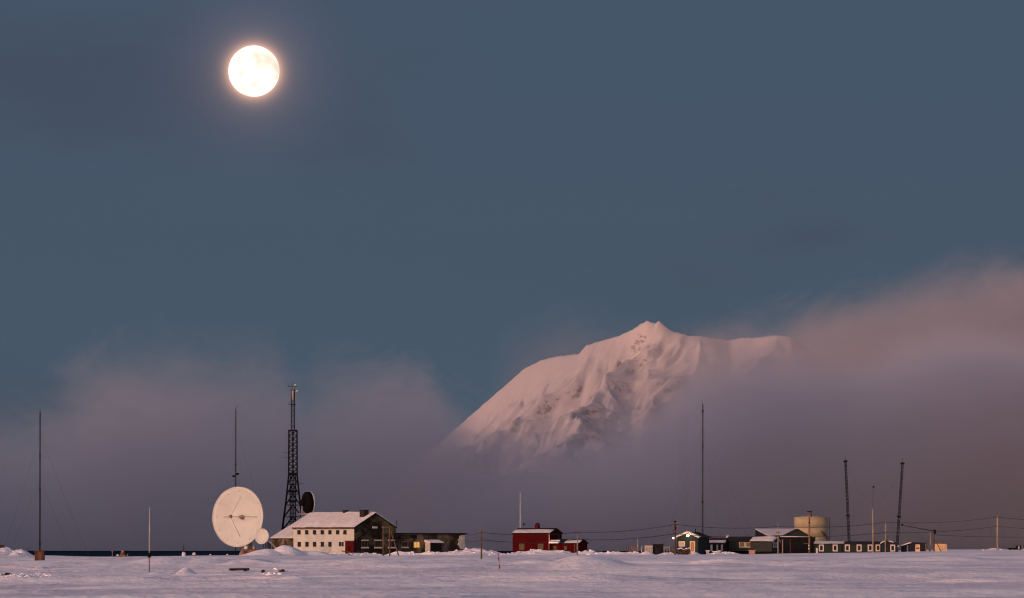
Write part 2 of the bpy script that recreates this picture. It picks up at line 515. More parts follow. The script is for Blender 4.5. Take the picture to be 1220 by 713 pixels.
def cloud(name, lo, hi, ymid, prof, dens, fade, nscale, namp, colour, floor_density, step, low_fade=None):
    """volume whose upper surface follows prof (px, py at distance ymid); prof also carries a density factor"""
    me = box_mesh(name, lo, hi)
    o = link(name, me)
    m = bpy.data.materials.new(name)
    m.use_nodes = True
    t = NT(m.node_tree)
    m.node_tree.nodes.remove(m.node_tree.nodes['Principled BSDF'])
    out = m.node_tree.nodes['Material Output']
    pv = t.n('ShaderNodeVolumePrincipled')
    t.l(pv.outputs[0], out.inputs['Volume'])
    co = t.n('ShaderNodeTexCoord').outputs['Object']
    sp_ = t.n('ShaderNodeSeparateXYZ')
    t.l(co, sp_.inputs[0])
    x0 = wx(prof[0][0], ymid)
    x1 = wx(prof[-1][0], ymid)
    zmax = 800.0

    def curve(idx, scale):
        c = t.n('ShaderNodeFloatCurve')
        cv = c.mapping.curves[0]
        pts = [((wx(p[0], ymid) - x0) / (x1 - x0), (wz(p[1], ymid) / zmax if idx == 1 else p[2])) for p in prof]
        while len(cv.points) < len(pts):
            cv.points.new(0.5, 0.5)
        for q, (a, b_) in zip(cv.points, pts):
            q.location = (a, b_)
            q.handle_type = 'AUTO_CLAMPED'
        c.mapping.update()
        t.l(t.math('DIVIDE', t.math('SUBTRACT', sp_.outputs[0], x0), x1 - x0, clamp=True), c.inputs['Value'])
        return t.math('MULTIPLY', c.outputs[0], scale)
    top = curve(1, zmax)
    fac = curve(2, 1.0)
    mp = t.n('ShaderNodeMapping')
    t.l(co, mp.inputs[0])
    mp.inputs['Scale'].default_value = (1, 1, 1.7)
    nz = t.math('SUBTRACT', t.math('ADD', t.math('MULTIPLY', t.noise(mp.outputs[0], nscale, 7, 0.68, dist=0.9), 0.62), t.math('MULTIPLY', t.noise(mp.outputs[0], nscale * 0.3, 3, 0.5), 0.38)), 0.5)
    depth_below = t.math('ADD', t.math('SUBTRACT', top, sp_.outputs[2]), t.math('MULTIPLY', nz, namp))
    d = t.smooth(depth_below, 0.0, fade)
    d = t.math('MULTIPLY', d, t.smooth(nz, -0.22, 0.16, 0.45, 1.35))
    # soft front and back faces
    d = t.math('MULTIPLY', d, t.smooth(sp_.outputs[1], lo[1], lo[1] + 250))
    d = t.math('MULTIPLY', d, t.smooth(sp_.outputs[1], hi[1], hi[1] - 250))
    d = t.math('MULTIPLY', d, t.smooth(sp_.outputs[0], lo[0], lo[0] + 300))
    d = t.math('MULTIPLY', d, t.smooth(sp_.outputs[0], hi[0], hi[0] - 300))
    if low_fade:
        d = t.math('MULTIPLY', d, t.smooth(sp_.outputs[2], low_fade[0], low_fade[1], low_fade[2], 1.0))
    t.l(t.math('MULTIPLY', t.math('MULTIPLY', d, fac), dens), pv.inputs['Density'])
    pv.inputs['Color'].default_value = (*colour, 1)
    pv.inputs['Anisotropy'].default_value = 0.0
    m.cycles.volume_step_rate = step
    me.materials.append(m)
    tag(o, kind='stuff')
    return o


FOG = [(-500, 500, 0.5), (0, 486, 0.36), (60, 470, 0.38), (110, 450, 0.46), (160, 440, 0.50), (230, 436, 0.46), (300, 440, 0.42), (340, 448, 0.42), (364, 476, 0.34), (388, 464, 0.42), (430, 458, 0.46), (470, 460, 0.55), (500, 468, 0.62), (522, 486, 0.75),
       (545, 508, 0.9), (600, 524, 1.0), (700, 512, 0.95), (770, 476, 0.85), (810, 436, 0.9), (850, 412, 0.95), (900, 403, 0.95), (950, 405, 0.95),
       (1000, 424, 0.9), (1040, 416, 0.95), (1080, 404, 1.0), (1120, 398, 1.0), (1220, 398, 1.0), (1700, 386, 1.0)]
fog = cloud('fog_bank', (-2600, 7800, -2.5), (2600, 8900, 420), 8400, FOG, 0.0085, 165, 1 / 240, 560, (0.70, 0.72, 0.79), 1, 0.6)
CLD = [(200, 600, 0.0), (560, 440, 0.0), (620, 400, 0.05), (700, 385, 0.07), (760, 385, 0.05), (800, 418, 0.25), (830, 404, 0.5), (880, 394, 0.8), (920, 386, 0.95), (945, 380, 1.0), (1000, 356, 1.0), (1060, 337, 1.0), (1120, 326, 1.0), (1220, 308, 1.0), (1700, 280, 1.0)]
cld = cloud('cloud', (-900, 8950, 60), (3000, 10700, 640), 9700, CLD, 0.0035, 130, 1 / 260, 680, (0.61, 0.61, 0.66), 1, 0.6)

LOW = [(880, 660, 0.0), (960, 520, 0.3), (1000, 470, 0.7), (1040, 432, 1.0), (1080, 405, 1.0), (1120, 396, 1.0), (1170, 394, 1.0), (1220, 398, 1.0), (1500, 400, 1.0)]
low = cloud('low_cloud', (250, 7820, -2.5), (2200, 8560, 360), 8150, LOW, 0.0080, 85, 1 / 170, 260, (0.70, 0.72, 0.79), 1, 0.6)

# ridge added out of view to the left, shaped to shade the low fog
nx_, ny_ = np.arange(-6500, -560, 40.0), np.arange(4700, 6500, 40.0)
X, Y = np.meshgrid(nx_, ny_)
top = np.interp(X, [-6500, -5000, -3500, -2200, -1500, -1000, -860, -700, -600], [60, 450, 680, 740, 790, 800, 720, 60, -80])
Z = top * np.clip(1 - np.abs(Y - 5600) / 700, 0, 1) ** 0.9 + 30 * fbm(X / 300, Y / 300, 4, 0.5, 7) * sstep(X, -700, -1000) - 30
g = link('shade_ridge', grid_mesh('shade_ridge', X, Y, Z, M['mountain']))
tag(g, kind='structure')

# ------------------------------------------------------------------ moon
mo, t, b = new_mat('moon_light')
co = t.n('ShaderNodeTexCoord').outputs['Object']
nz = t.noise(co, 0.0052, 4, 0.5)
b.inputs['Base Color'].default_value = (0.1, 0.1, 0.1, 1)
t.l(t.mix(t.smooth(nz, 0.44, 0.70), (1.0, 0.95, 0.84), (0.76, 0.655, 0.50)), b.inputs['Emission Color'])
b.inputs['Emission Strength'].default_value = 0.66
me = bpy.data.meshes.new('moon')
bm = bmesh.new()
bmesh.ops.create_uvsphere(bm, u_segments=64, v_segments=32, radius=MOON_D * 30.5 / F)
for f in bm.faces:
    f.smooth = True
bm.to_mesh(me)
bm.free()
me.materials.append(mo)
o = link('moon', me, loc=moon_vec * MOON_D + Vector((0, 0, CAMZ)))
tag(o, 'bright cream full moon hanging in the dusk sky above the dish', 'moon')


# ------------------------------------------------------------------ mesh builder
V = Vector


class MB:
    """collects shapes in world coordinates and links them as ONE mesh object"""
    def __init__(s):
        s.v = []
        s.f = []
        s.sm = []

    def add(s, vs, fs, smooth=False):
        k = len(s.v)
        s.v += [V(p) for p in vs]
        s.f += [tuple(i + k for i in f) for f in fs]
        s.sm += [smooth] * len(fs)
        return s

    def hexa(s, p):
        """8 points: bottom ring 0-3 then top ring 4-7 (counter-clockwise seen from above)"""
        return s.add(p, [(3, 2, 1, 0), (4, 5, 6, 7), (0, 1, 5, 4), (1, 2, 6, 5), (2, 3, 7, 6), (3, 0, 4, 7)])

    def obox(s, p, a, b, la, lb, h):
        """box with one bottom corner p, horizontal unit directions a, b"""
        p, a, b, u = V(p), V(a), V(b), V((0, 0, h))
        q = [p, p + a * la, p + a * la + b * lb, p + b * lb]
        return s.hexa(q + [x + u for x in q])

    def cbox(s, c, sx, sy, sz, rz=0.0):
        a = V((math.cos(rz), math.sin(rz), 0))
        b = V((-math.sin(rz), math.cos(rz), 0))
        return s.obox(V(c) - a * sx / 2 - b * sy / 2, a, b, sx, sy, sz)

    def prism(s, pts, d):
        n = len(pts)
        p = [V(x) for x in pts] + [V(x) + V(d) for x in pts]
        return s.add(p, [tuple(range(n)), tuple(range(2 * n - 1, n - 1, -1))] + [(i, i + n, (i + 1) % n + n, (i + 1) % n) for i in range(n)])

    def bar(s, p, q, w, h=None, n=4, w2=None):
        """bar or tube from p to q; n sides, radius w/2 to w2/2"""
        p, q = V(p), V(q)
        d = (q - p).normalized()
        up = V((0, 0, 1)) if abs(d.z) < 0.95 else V((0, 1, 0))
        a = d.cross(up).normalized()
        b = a.cross(d)
        h = h or w
        k = (w2 / w) if w2 else 1.0
        r = math.sqrt(2) if n == 4 else 1.0
        vs = []
        for c, m_ in ((p, 1), (q, k)):
            for i in range(n):
                an = 2 * math.pi * (i + 0.5) / n
                vs.append(c + (a * math.cos(an) * w / 2 + b * math.sin(an) * h / 2) * r * m_)
        fs = [(i, (i + 1) % n, (i + 1) % n + n, i + n) for i in range(n)]
        fs += [tuple(range(n - 1, -1, -1)), tuple(range(n, 2 * n))]
        return s.add(vs, fs, n > 5)

    def path(s, pts, w, n=4):
        for a, b in zip(pts[:-1], pts[1:]):
            s.bar(a, b, w, n=n)
        return s

    def lathe(s, c, axis, prof, seg=24, closed=True, smooth=True):
        """rings (radius, offset along axis)"""
        c, d = V(c), V(axis).normalized()
        up = V((0, 0, 1)) if abs(d.z) < 0.95 else V((1, 0, 0))
        a = d.cross(up).normalized()
        b = a.cross(d)
        vs = [c + d * h + (a * math.cos(2 * math.pi * i / seg) + b * math.sin(2 * math.pi * i / seg)) * r for r, h in prof for i in range(seg)]
        fs = []
        for k in range(len(prof) - 1):
            for i in range(seg):
                j = (i + 1) % seg
                fs.append((k * seg + i, k * seg + j, (k + 1) * seg + j, (k + 1) * seg + i))
        if closed:
            m_ = len(prof) - 1
            fs += [tuple(range(seg - 1, -1, -1)), tuple(range(m_ * seg, m_ * seg + seg))]
        return s.add(vs, fs, smooth)

    def lump(s, c, rx, ry, rz, seed=0, amp=0.25, lv=2):
        bm = bmesh.new()
        bmesh.ops.create_icosphere(bm, subdivisions=lv, radius=1)
        rnd = random.Random(seed)
        ph = [rnd.uniform(0, 6) for _ in range(6)]
        vs = []
        for v_ in bm.verts:
            q = v_.co
            k = 1 + amp * (math.sin(3 * q.x + ph[0]) * math.sin(2.6 * q.y + ph[1]) + 0.6 * math.sin(5 * q.z + ph[2] + 2 * q.x) + 0.5 * math.sin(7 * q.y + ph[3]))
            vs.append(V(c) + V((q.x * rx * k, q.y * ry * k, q.z * rz * k)))
        fs = [tuple(x.index for x in f.verts) for f in bm.faces]
        bm.free()
        return s.add(vs, fs, False)

    def build(s, name, mat_, parent=None, loc=None):
        if parent is not None:
            off = V((0, 0, 0))
            p = parent
            while p is not None:
                off += p.location
                p = p.parent
            o_loc = V((0, 0, 0))
        else:
            off = V(loc) if loc is not None else V((sum((p.x for p in s.v)) / len(s.v), sum((p.y for p in s.v)) / len(s.v), min(p.z for p in s.v)))
            o_loc = off
        me_ = bpy.data.meshes.new(name)
        me_.from_pydata([tuple(p - off) for p in s.v], [], s.f)
        me_.polygons.foreach_set('use_smooth', s.sm)
        me_.update()
        bm = bmesh.new()
        bm.from_mesh(me_)
        bmesh.ops.recalc_face_normals(bm, faces=bm.faces)
        bm.to_mesh(me_)
        bm.free()
        me_.materials.append(mat_)
        return link(name, me_, parent, o_loc)


def thing(name, loc, label, cat, group=None):
    o = bpy.data.objects.new(name, None)
    COL.objects.link(o)
    o.location = loc
    o.empty_display_size = 0.5
    return tag(o, label, cat, group)


def y_at(px, py, y0=300.0, y1=1180.0):
    """distance at which the snow surface below column px appears at row py"""
    yy = np.arange(y0, y1, 2.0)
    row = HOR - (ground(wx(px, yy), yy) - CAMZ) / yy * F
    k = np.nonzero(row <= py)[0]
    return float(yy[k[0]]) if len(k) else y1


class Wall:
    """a vertical wall plane: point, horizontal direction, outward normal; columns of the photo become distances along it"""
    def __init__(s, p, d, n):
        s.p, s.d, s.n = V((p[0], p[1], 0)), V((d[0], d[1], 0)).normalized(), V((n[0], n[1], 0)).normalized()

    def t(s, px):
        k = (px - 610.0) / F
        return (k * s.p.y - s.p.x) / (s.d.x - k * s.d.y)

    def at(s, t, z, out=0.0):
        q = s.p + s.d * t + s.n * out
        return V((q.x, q.y, z))

    def z(s, t, py):
        return wz(py, (s.p + s.d * t).y)

    def slab(s, mb, t0, t1, z0, z1, o0, o1):
        mb.obox(s.at(t0, z0, o0), s.d, s.n, t1 - t0, o1 - o0, z1 - z0)
        return mb


def window(root, wl, px, py0, py1, wpx, frame, pane, fw=0.13, bars=0, proud=0.07, sill=None, lintel=None):
    """frame, recessed pane and bars, at a column and rows of the photo"""
    t0, t1 = sorted((wl.t(px - wpx / 2), wl.t(px + wpx / 2)))
    tc_ = (t0 + t1) / 2
    z0, z1 = sorted((wl.z(tc_, py0), wl.z(tc_, py1)))
    mb = MB()
    wl.slab(mb, t0, t1, z1 - fw, z1, 0.0, proud)
    wl.slab(mb, t0, t1, z0, z0 + fw, 0.0, proud + 0.02)
    wl.slab(mb, t0, t0 + fw, z0 + fw, z1 - fw, 0.0, proud - 0.003)
    wl.slab(mb, t1 - fw, t1, z0 + fw, z1 - fw, 0.0, proud - 0.003)
    for k in range(bars):
        tm = t0 + (t1 - t0) * (k + 1) / (bars + 1)
        wl.slab(mb, tm - fw * 0.3, tm + fw * 0.3, z0 + fw, z1 - fw, 0.0, proud - 0.01)
    wn_ = MB()
    wl.slab(wn_, t0 + fw, t1 - fw, z0 + fw, z1 - fw, 0.0, 0.015)
    w_ = mb.build('window', frame, root)
    wn_.build('pane', pane, w_)
    if sill:
        sb = MB()
        wl.slab(sb, t0 - 0.1, t1 + 0.1, z0 - 0.1, z0 + sill[0], 0.0, 0.20)
        sb.build('sill', sill[1], w_)
    if lintel:
        sb = MB()
        wl.slab(sb, t0 - 0.08, t1 + 0.08, z1 - lintel[0], z1 + 0.06, 0.0, 0.14)
        sb.build('lintel', lintel[1], w_)
    return w_


def gable_house(root, P, e1, L, e2, D, zb, ze, zr, wall, roof, snow=None, ov=0.35, snow_span=(0.0, 1.0), snow_back=True, snow_drop=0.0, thick=0.16, sth=0.18, ridge=0.5):
    """walls with gables, two roof slabs and the snow on them; ridge runs along e1 over the middle of D"""
    P, e1, e2 = V((P[0], P[1], 0)), V((e1[0], e1[1], 0)).normalized(), V((e2[0], e2[1], 0)).normalized()

    def at(a, b, z):
        q = P + e1 * a + e2 * b
        return V((q.x, q.y, z))
    mb = MB()
    mb.prism([at(0, 0, zb), at(0, D, zb), at(0, D, ze), at(0, D * ridge, zr), at(0, 0, ze)], e1 * L)
    w_ = mb.build('wall', wall, root)
    rf = MB()
    k1 = (zr - ze) / (D * ridge)
    k2 = (zr - ze) / (D * (1 - ridge))
    rf.prism([at(-ov, -ov, ze - ov * k1 + 0.01), at(-ov, D * ridge, zr + 0.01), at(-ov, D * ridge, zr + thick), at(-ov, -ov, ze - ov * k1 + thick)], e1 * (L + 2 * ov))
    rf.prism([at(-ov, D * ridge, zr + 0.012), at(-ov, D + ov, ze - ov * k2 + 0.012), at(-ov, D + ov, ze - ov * k2 + thick), at(-ov, D * ridge, zr + thick)], e1 * (L + 2 * ov))
    r_ = rf.build('roof', roof, root)
    if snow:
        sn = MB()
        a0, a1 = -ov + 0.04 + (L + 2 * ov) * snow_span[0], -ov - 0.04 + (L + 2 * ov) * snow_span[1]
        b0 = -ov + 0.05
        # uneven front edge and surface
        n = max(6, int((a1 - a0) / 0.9))
        rnd = random.Random(int(L * 100))
        vs, fs = [], []
        top = D * ridge - snow_drop * D * ridge
        for i in range(n + 1):
            a = a0 + (a1 - a0) * i / n
            for j in range(5):
                b_ = b0 + (top - b0) * j / 4
                base = ze + b_ * k1 + thick
                edge_ = 0.3 if j in (0,) or i in (0, n) else 1.0
                vs.append(at(a, b_ + (rnd.uniform(0, 0.12) if j == 0 else 0), base + sth * edge_ * rnd.uniform(0.7, 1.25)))
        m0 = len(vs)
        for i in range(n + 1):
            a = a0 + (a1 - a0) * i / n
            for j in range(5):
                b_ = b0 + (top - b0) * j / 4
                vs.append(at(a, b_, ze + b_ * k1 + thick - 0.02))
        for i in range(n):
            for j in range(4):
                q = i * 5 + j
                fs.append((q, q + 5, q + 6, q + 1))
                fs.append((m0 + q, m0 + q + 1, m0 + q + 6, m0 + q + 5))
        for i in range(n):
            for j in (0, 4):
                q = i * 5 + j
                fs.append((q, m0 + q, m0 + q + 5, q + 5))
        for j in range(4):
            for i in (0, n):
                q = i * 5 + j
                fs.append((q, q + 1, m0 + q + 1, m0 + q))
        sn.add(vs, fs, False)
        if snow_back:
            sn.prism([at(a0, D * ridge, zr + thick - 0.02), at(a0, D + ov - 0.05, ze - ov * k2 + thick), at(a0, D + ov - 0.05, ze - ov * k2 + thick + sth * 0.6), at(a0, D * ridge, zr + thick + sth * 0.85)], e1 * (a1 - a0))
        sn.build('snow_cover', M['thin_snow'], r_)
    return w_, r_


# ------------------------------------------------------------------ materials of the station
M['white'] = mat('white_paint', (0.40, 0.405, 0.365), 0.7, var=0.10, scale=0.6, second=(0.32, 0.315, 0.28), cover=0.3)
M['trim'] = mat('white_trim', (0.44, 0.43, 0.40), 0.5, var=0.06)
M['olive'] = mat('weathered_green_boards', (0.105, 0.095, 0.055), 0.85, var=0.35, scale=0.5, stretch=(1, 1, 1.5), second=(0.013, 0.011, 0.009), cover=0.62, spec=0.04)
M['brown_wall'] = mat('stained_concrete', (0.135, 0.11, 0.075), 0.85, var=0.4, scale=0.6, second=(0.026, 0.022, 0.016), cover=0.55, spec=0.04)
M['green'] = mat('dark_green_boards', (0.016, 0.022, 0.021), 0.7, var=0.25, scale=1.5, stretch=(6, 6, 0.4), bump=0.2)
M['moss'] = mat('dull_green_boards', (0.024, 0.030, 0.024), 0.7, var=0.25, scale=1.5, stretch=(6, 6, 0.4), bump=0.2)
M['black'] = mat('tarred_boards', (0.008, 0.008, 0.008), 0.8, var=0.3)
M['navy'] = mat('blue_black_boards', (0.012, 0.017, 0.025), 0.7, var=0.25)
M['red'] = mat('red_boards', (0.046, 0.0030, 0.003), 0.7, var=0.22, scale=1.5, spec=0.02, stretch=(6, 6, 0.5), bump=0.2, second=(0.032, 0.003, 0.003), cover=0.3)
M['red_dark'] = mat('deep_red_paint', (0.055, 0.006, 0.0065), 0.6, spec=0.03, var=0.25)
M['roof'] = mat('dark_roofing', (0.018, 0.017, 0.018), 0.8, var=0.3)
M['roof_red'] = mat('rust_red_roofing', (0.06, 0.022, 0.024), 0.8, var=0.3)
M['chimney'] = mat('sooty_brick', (0.022, 0.018, 0.017), 0.85, var=0.35, scale=3)
M['rust'] = mat('rusty_boards', (0.075, 0.030, 0.018), 0.85, var=0.35, scale=2)
M['wood'] = mat('grey_brown_timber', (0.09, 0.06, 0.043), 0.85, var=0.3, scale=2, stretch=(1, 1, 0.25))
M['wood_pale'] = mat('pale_timber', (0.27, 0.215, 0.165), 0.8, var=0.25, scale=2, stretch=(1, 1, 0.25))
M['wood_warm'] = mat('orange_brown_timber', (0.16, 0.095, 0.055), 0.8, var=0.3, scale=2)
M['ochre'] = mat('ochre_boards', (0.62, 0.44, 0.25), 0.7, var=0.15, scale=1.5)
M['steel'] = mat('dark_steel', (0.006, 0.006, 0.0075), 0.75, var=0.3, scale=2, spec=0.05)
M['galv'] = mat('galvanised_steel', (0.22, 0.21, 0.21), 0.5, metal=0.3, var=0.2)
M['dish'] = mat('dish_enamel', (0.455, 0.49, 0.46), 0.7, var=0.05, scale=0.5, second=(0.41, 0.43, 0.395), cover=0.25)
M['dish_black'] = mat('black_dish_paint', (0.005, 0.0045, 0.0045), 0.8, spec=0.03, var=0.3, scale=1.0, second=(0.009, 0.006, 0.005), cover=0.4)
M['feed'] = mat('feed_metal', (0.25, 0.20, 0.165), 0.6, var=0.3)
M['tank'] = mat('tan_tank_paint', (0.31, 0.265, 0.165), 0.6, var=0.12, scale=0.5, second=(0.28, 0.23, 0.14), cover=0.3)
M['wire'] = mat('cable_black', (0.03, 0.03, 0.035), 0.7)
M['glass'] = mat('window_glass', (0.014, 0.011, 0.012), 0.3, var=0.2, spec=0.12)
M['glass_green'] = mat('green_window_glass', (0.030, 0.042, 0.026), 0.3, var=0.2, spec=0.1)
M['stone'] = mat('dark_stone', (0.03, 0.025, 0.022), 0.9, var=0.4, scale=3)
M['pink'] = mat('faded_red_plastic', (0.36, 0.20, 0.16), 0.6, var=0.15)
M['lit'] = emit_mat('lit_window', (1.0, 0.48, 0.11), 0.42)
M['lit_soft'] = emit_mat('dim_lit_window', (1.0, 0.50, 0.20), 0.025)
M['lit_amber'] = emit_mat('amber_window', (1.0, 0.50, 0.16), 0.20)
M['lit_door'] = emit_mat('lit_door_glass', (1.0, 0.36, 0.10), 0.16)
M['lamp'] = emit_mat('lamp_glow', (1.0, 0.84, 0.50), 12.0)
M['lamp_white'] = emit_mat('lamp_glow_small', (1.0, 0.85, 0.62), 10.0)

c_, s_ = math.cos, math.sin


def uv(theta):
    """theta: how far the long side is turned; u runs right and towards the camera, v right and away"""
    th = R(theta)
    return V((c_(th), -s_(th), 0)), V((s_(th), c_(th), 0))


def fit(P, d, px):
    """length along d from P that reaches photo column px"""
    k = (px - 610.0) / F
    return (k * P[1] - P[0]) / (d.x - k * d.y)


# ------------------------------------------------------------------ main station house
Y0 = 1180.0
u, v = uv(47)
P0 = V((wx(422, Y0), Y0, 0))
L = fit(P0, -u, 350)
D = fit(P0, v, 471)
zb = gz(P0.x, P0.y) - 0.9
ze, zr = wz(628.6, Y0), wz(612.2, Y0 + D / 2 * v.y)
house = thing('station_house', (P0.x, P0.y, gz(P0.x, P0.y)), 'large two storey house with cream white front and snowy pitched roof', 'house')
gable_house(house, P0 - u * L, u, L, v, D, zb, ze, zr, M['olive'], M['roof'], M['thin_snow'], ov=0.28, sth=0.22)
fw_ = Wall(P0, -u, (-v.x, -v.y))
gw_ = Wall(P0, v, u)
mb = MB()
fw_.slab(mb, -0.02, L + 0.02, zb, ze - 0.12, 0.0, 0.06)
o = mb.build('front_wall', M['white'], house)
o['label'] = 'cream white front wall with two rows of small windows'
fp = Wall(P0 + fw_.n * 0.06, -u, fw_.n)
for px in (356.5, 365.7, 375, 384.2, 393.3, 402.5, 411.2):
    window(house, fp, px, 631.5, 637.4, 4.5, M['white'], M['glass'], fw=0.06)
for px in (356.7, 366, 375, 384.2, 393.3):
    window(house, fp, px, 645.5, 652.0, 4.5, M['white'], M['glass'], fw=0.06)
window(house, fp, 406.8, 645.2, 651.8, 6.6, M['trim'], M['glass'], fw=0.1, bars=1)
for px in (434.6, 450.2, 466.4):
    window(house, gw_, px, 643.6, 653.0, 7.6, M['wood'], M['glass'], fw=0.12, bars=1, sill=(0.20, M['trim']), lintel=(0.16, M['trim']))
window(house, gw_, 446.3, 627.8, 638.0, 5.0, M['olive'], M['glass'], fw=0.14, lintel=(0.34, M['trim']))
# red porch at the right end of the front
t0, t1 = fp.t(422.4), fp.t(412.4)
porch = MB()
fp.slab(porch, t0 + 0.02, t1, zb, fp.z(0.5, 645.2), 0.0, 0.3)
po = porch.build('porch', M['red_dark'], house)
po['label'] = 'dark red boxed porch at the right end of the front'
pr = MB()
fp.slab(pr, t0 - 0.05, t1 + 0.12, fp.z(0.5, 645.2) + 0.005, fp.z(0.5, 645.2) + 0.13, 0.0, 0.42)
pr.build('porch_roof', M['roof'], po)
pd = MB()
Wall(P0 + fw_.n * 0.36, -u, fw_.n).slab(pd, t0 + 0.7, t0 + 1.75, zb + 0.9, zb + 2.9, 0.0, 0.05)
pd.build('door', M['red'], po)
# chimneys
for (px, pyb, pyt, w, back) in ((411.5, 613.5, 608.0, 0.85, 0.50), (433.8, 616.5, 607.6, 1.35, 0.36)):
    q = P0 + v * D * back
    tt = fit(q, -u, px)
    q = q - u * tt
    mb = MB()
    zt = wz(pyt, q.y)
    mb.obox(V((q.x, q.y, wz(pyb, q.y) - 1.2)) - u * w / 2 - v * w / 2, u, v, w, w, zt - wz(pyb, q.y) + 1.05)
    ch = mb.build('chimney', M['chimney'], house)
    mb = MB()
    mb.obox(V((q.x, q.y, zt - 0.15)) - u * (w / 2 + 0.08) - v * (w / 2 + 0.08), u, v, w + 0.16, w + 0.16, 0.15)
    mb.build('chimney_cap', M['chimney'], ch)
# fascia under the eaves
mb = MB()
fw_.slab(mb, -0.28, L + 0.28, ze - 0.34, ze - 0.19, 0.065, 0.27)
mb.build('fascia', M['roof'], house)
# corner boards and downpipe on the gable
mb = MB()
gw_.slab(mb, D - 0.18, D + 0.05, zb, ze, 0.0, 0.07)
mb.build('corner_board', M['black'], house)
mb = MB()
mb.bar(gw_.at(D + 0.3, ze + 0.2, 0.1), gw_.at(D + 0.3, ze + 1.6, 0.1), 0.14)
mb.build('vent_pipe', M['steel'], house)

# left wing: one long roof plane rising to the back
Pw = P0 - u * (L + 0.01)
Lw = fit(Pw, -u, 322.5)
Dw = D * 0.96
wing = thing('house_wing', (Pw.x, Pw.y, gz(Pw.x, Pw.y)), 'low wing with single slope snowy roof left of white house', 'house wing')


def wat(a, b, z):
    q = Pw - u * a + v * b
    return V((q.x, q.y, z))


zwe = wz(642.0, (Pw - u * Lw / 2).y)
q = Pw - u * Lw + v * Dw
zwr = wz(613.6, q.y)
mb = MB()
mb.prism([wat(0, 0.35, zb - 0.5), wat(0, Dw, zb - 0.5), wat(0, Dw, zwr), wat(0, 0.35, zwe + 0.15)], -u * Lw)
mb.build('wall', M['brown_wall'], wing)
kw = (zwr - zwe) / Dw
mb = MB()
mb.prism([wat(0, -0.1, zwe - 0.1 * kw), wat(0, Dw + 0.3, zwr + 0.3 * kw), wat(0, Dw + 0.3, zwr + 0.3 * kw + 0.15), wat(0, -0.1, zwe + 0.05)], -u * (Lw + 0.3))
rw = mb.build('roof', M['roof'], wing)
mb = MB()
mb.prism([wat(0, 0.0, zwe + 0.07), wat(0, Dw + 0.25, zwr + 0.25 * kw + 0.14), wat(0, Dw + 0.25, zwr + 0.25 * kw + 0.36), wat(0, 0.0, zwe + 0.20)], -u * (Lw + 0.24))
mb.build('snow_cover', M['thin_snow'], rw)
ww = Wall(Pw + v * 0.35, -u, -v)
for px, w in ((329.0, 4.5), (340.5, 3.0)):
    window(wing, ww, px, 644.6, 648.4, w, M['wood'], M['glass'], fw=0.08)
mb = MB()
mb.bar(V((wx(321.5, 1160), 1160, wz(645.5, 1160))), V((wx(329, 1157), 1157, wz(653.5, 1157))), 0.30, 0.16)
tag(mb.build('leaning_plank', M['wood_pale'], None), 'pale plank leaning on the snow in front of the low left wing', 'plank')

# ------------------------------------------------------------------ long low annex behind the gable
Pa = P0 + v * (D + 0.02) - u * 0.8
La = fit(Pa, v, 553.5)
ann = thing('annex', (Pa.x, Pa.y, gz(Pa.x, Pa.y)), 'long low flat roofed building with one lit window and snowy right corner', 'building')
Wd = 7.0
za = wz(637.0, (Pa + v * La / 2).y)
mb = MB()
mb.obox(V((Pa.x, Pa.y, zb)), v, -u, La, Wd, za - zb)
mb.build('wall', M['brown_wall'], ann)
mb = MB()
mb.obox(V((Pa.x, Pa.y, za + 0.004)) - v * 0.0 + u * 0.35, v, -u, La + 0.35, Wd + 0.7, 0.32)
mb.build('roof', M['roof'], ann)
aw = Wall(Pa, v, u)
mb = MB()
aw.slab(mb, 0.1, La * 0.33, za - 0.95, za - 0.15, 0.0, 0.05)
mb.build('dark_boarding', M['olive'], ann)
window(ann, aw, 482.3, 645.2, 652.6, 7.2, M['wood_warm'], M['glass'], fw=0.13, bars=1, sill=(0.16, M['trim']))
window(ann, aw, 496.4, 645.4, 653.2, 7.4, M['wood_pale'], M['lit'], fw=0.13, bars=1)['label'] = 'lit yellow window'
# porch with snowy roof
t0, t1 = aw.t(506.5), aw.t(521.0)
zt = aw.z(t0, 646.0)
ph = MB()
aw.slab(ph, t0, t0 + 0.16, zb, zt, 0.0, 1.5)
pw_ = ph.build('porch', M['white'], ann)
ph = MB()
aw.slab(ph, t0 + 0.17, t1, zb, zt - 0.3, 0.0, 1.4)
ph.build('porch_front', M['black'], pw_)
ph = MB()
ph.prism([aw.at(t0 - 0.2, zt, -0.02 + 0.02), aw.at(t0 - 0.2, zt + 0.5, 0.01), aw.at(t0 - 0.2, zt - 0.02, 1.8), aw.at(t0 - 0.2, zt - 0.18, 1.8)], aw.d * (t1 - t0 + 0.5))
ph.build('porch_roof', M['snow'], pw_)
# snow plastered on the right end
mb = MB()
rnd = random.Random(8)
edge_l = [(La - 1.0 - 1.3 * math.sin(math.pi * min(1, k / 9 * 0.9 + 0.05)) * rnd.uniform(0.55, 1.0), za - 0.12 - 3.0 * k / 9) for k in range(10)]
edge_r = [(La + 0.02, z_) for _, z_ in reversed(edge_l)]
mb.prism([aw.at(a, z_, 0.01) for a, z_ in edge_l + edge_r], aw.n * 0.10)
inner = [(a + rnd.uniform(0.4, 0.7), z_ - 0.1) for a, z_ in edge_l[1:-1]] + [(La - 0.1, z_) for _, z_ in reversed(edge_l[1:-1])]
mb.prism([aw.at(a, z_, 0.112) for a, z_ in inner], aw.n * 0.09)
sc_ = mb.build('snow_crust', M['white'], ann)
sc_['label'] = 'snow plastered over the right corner'

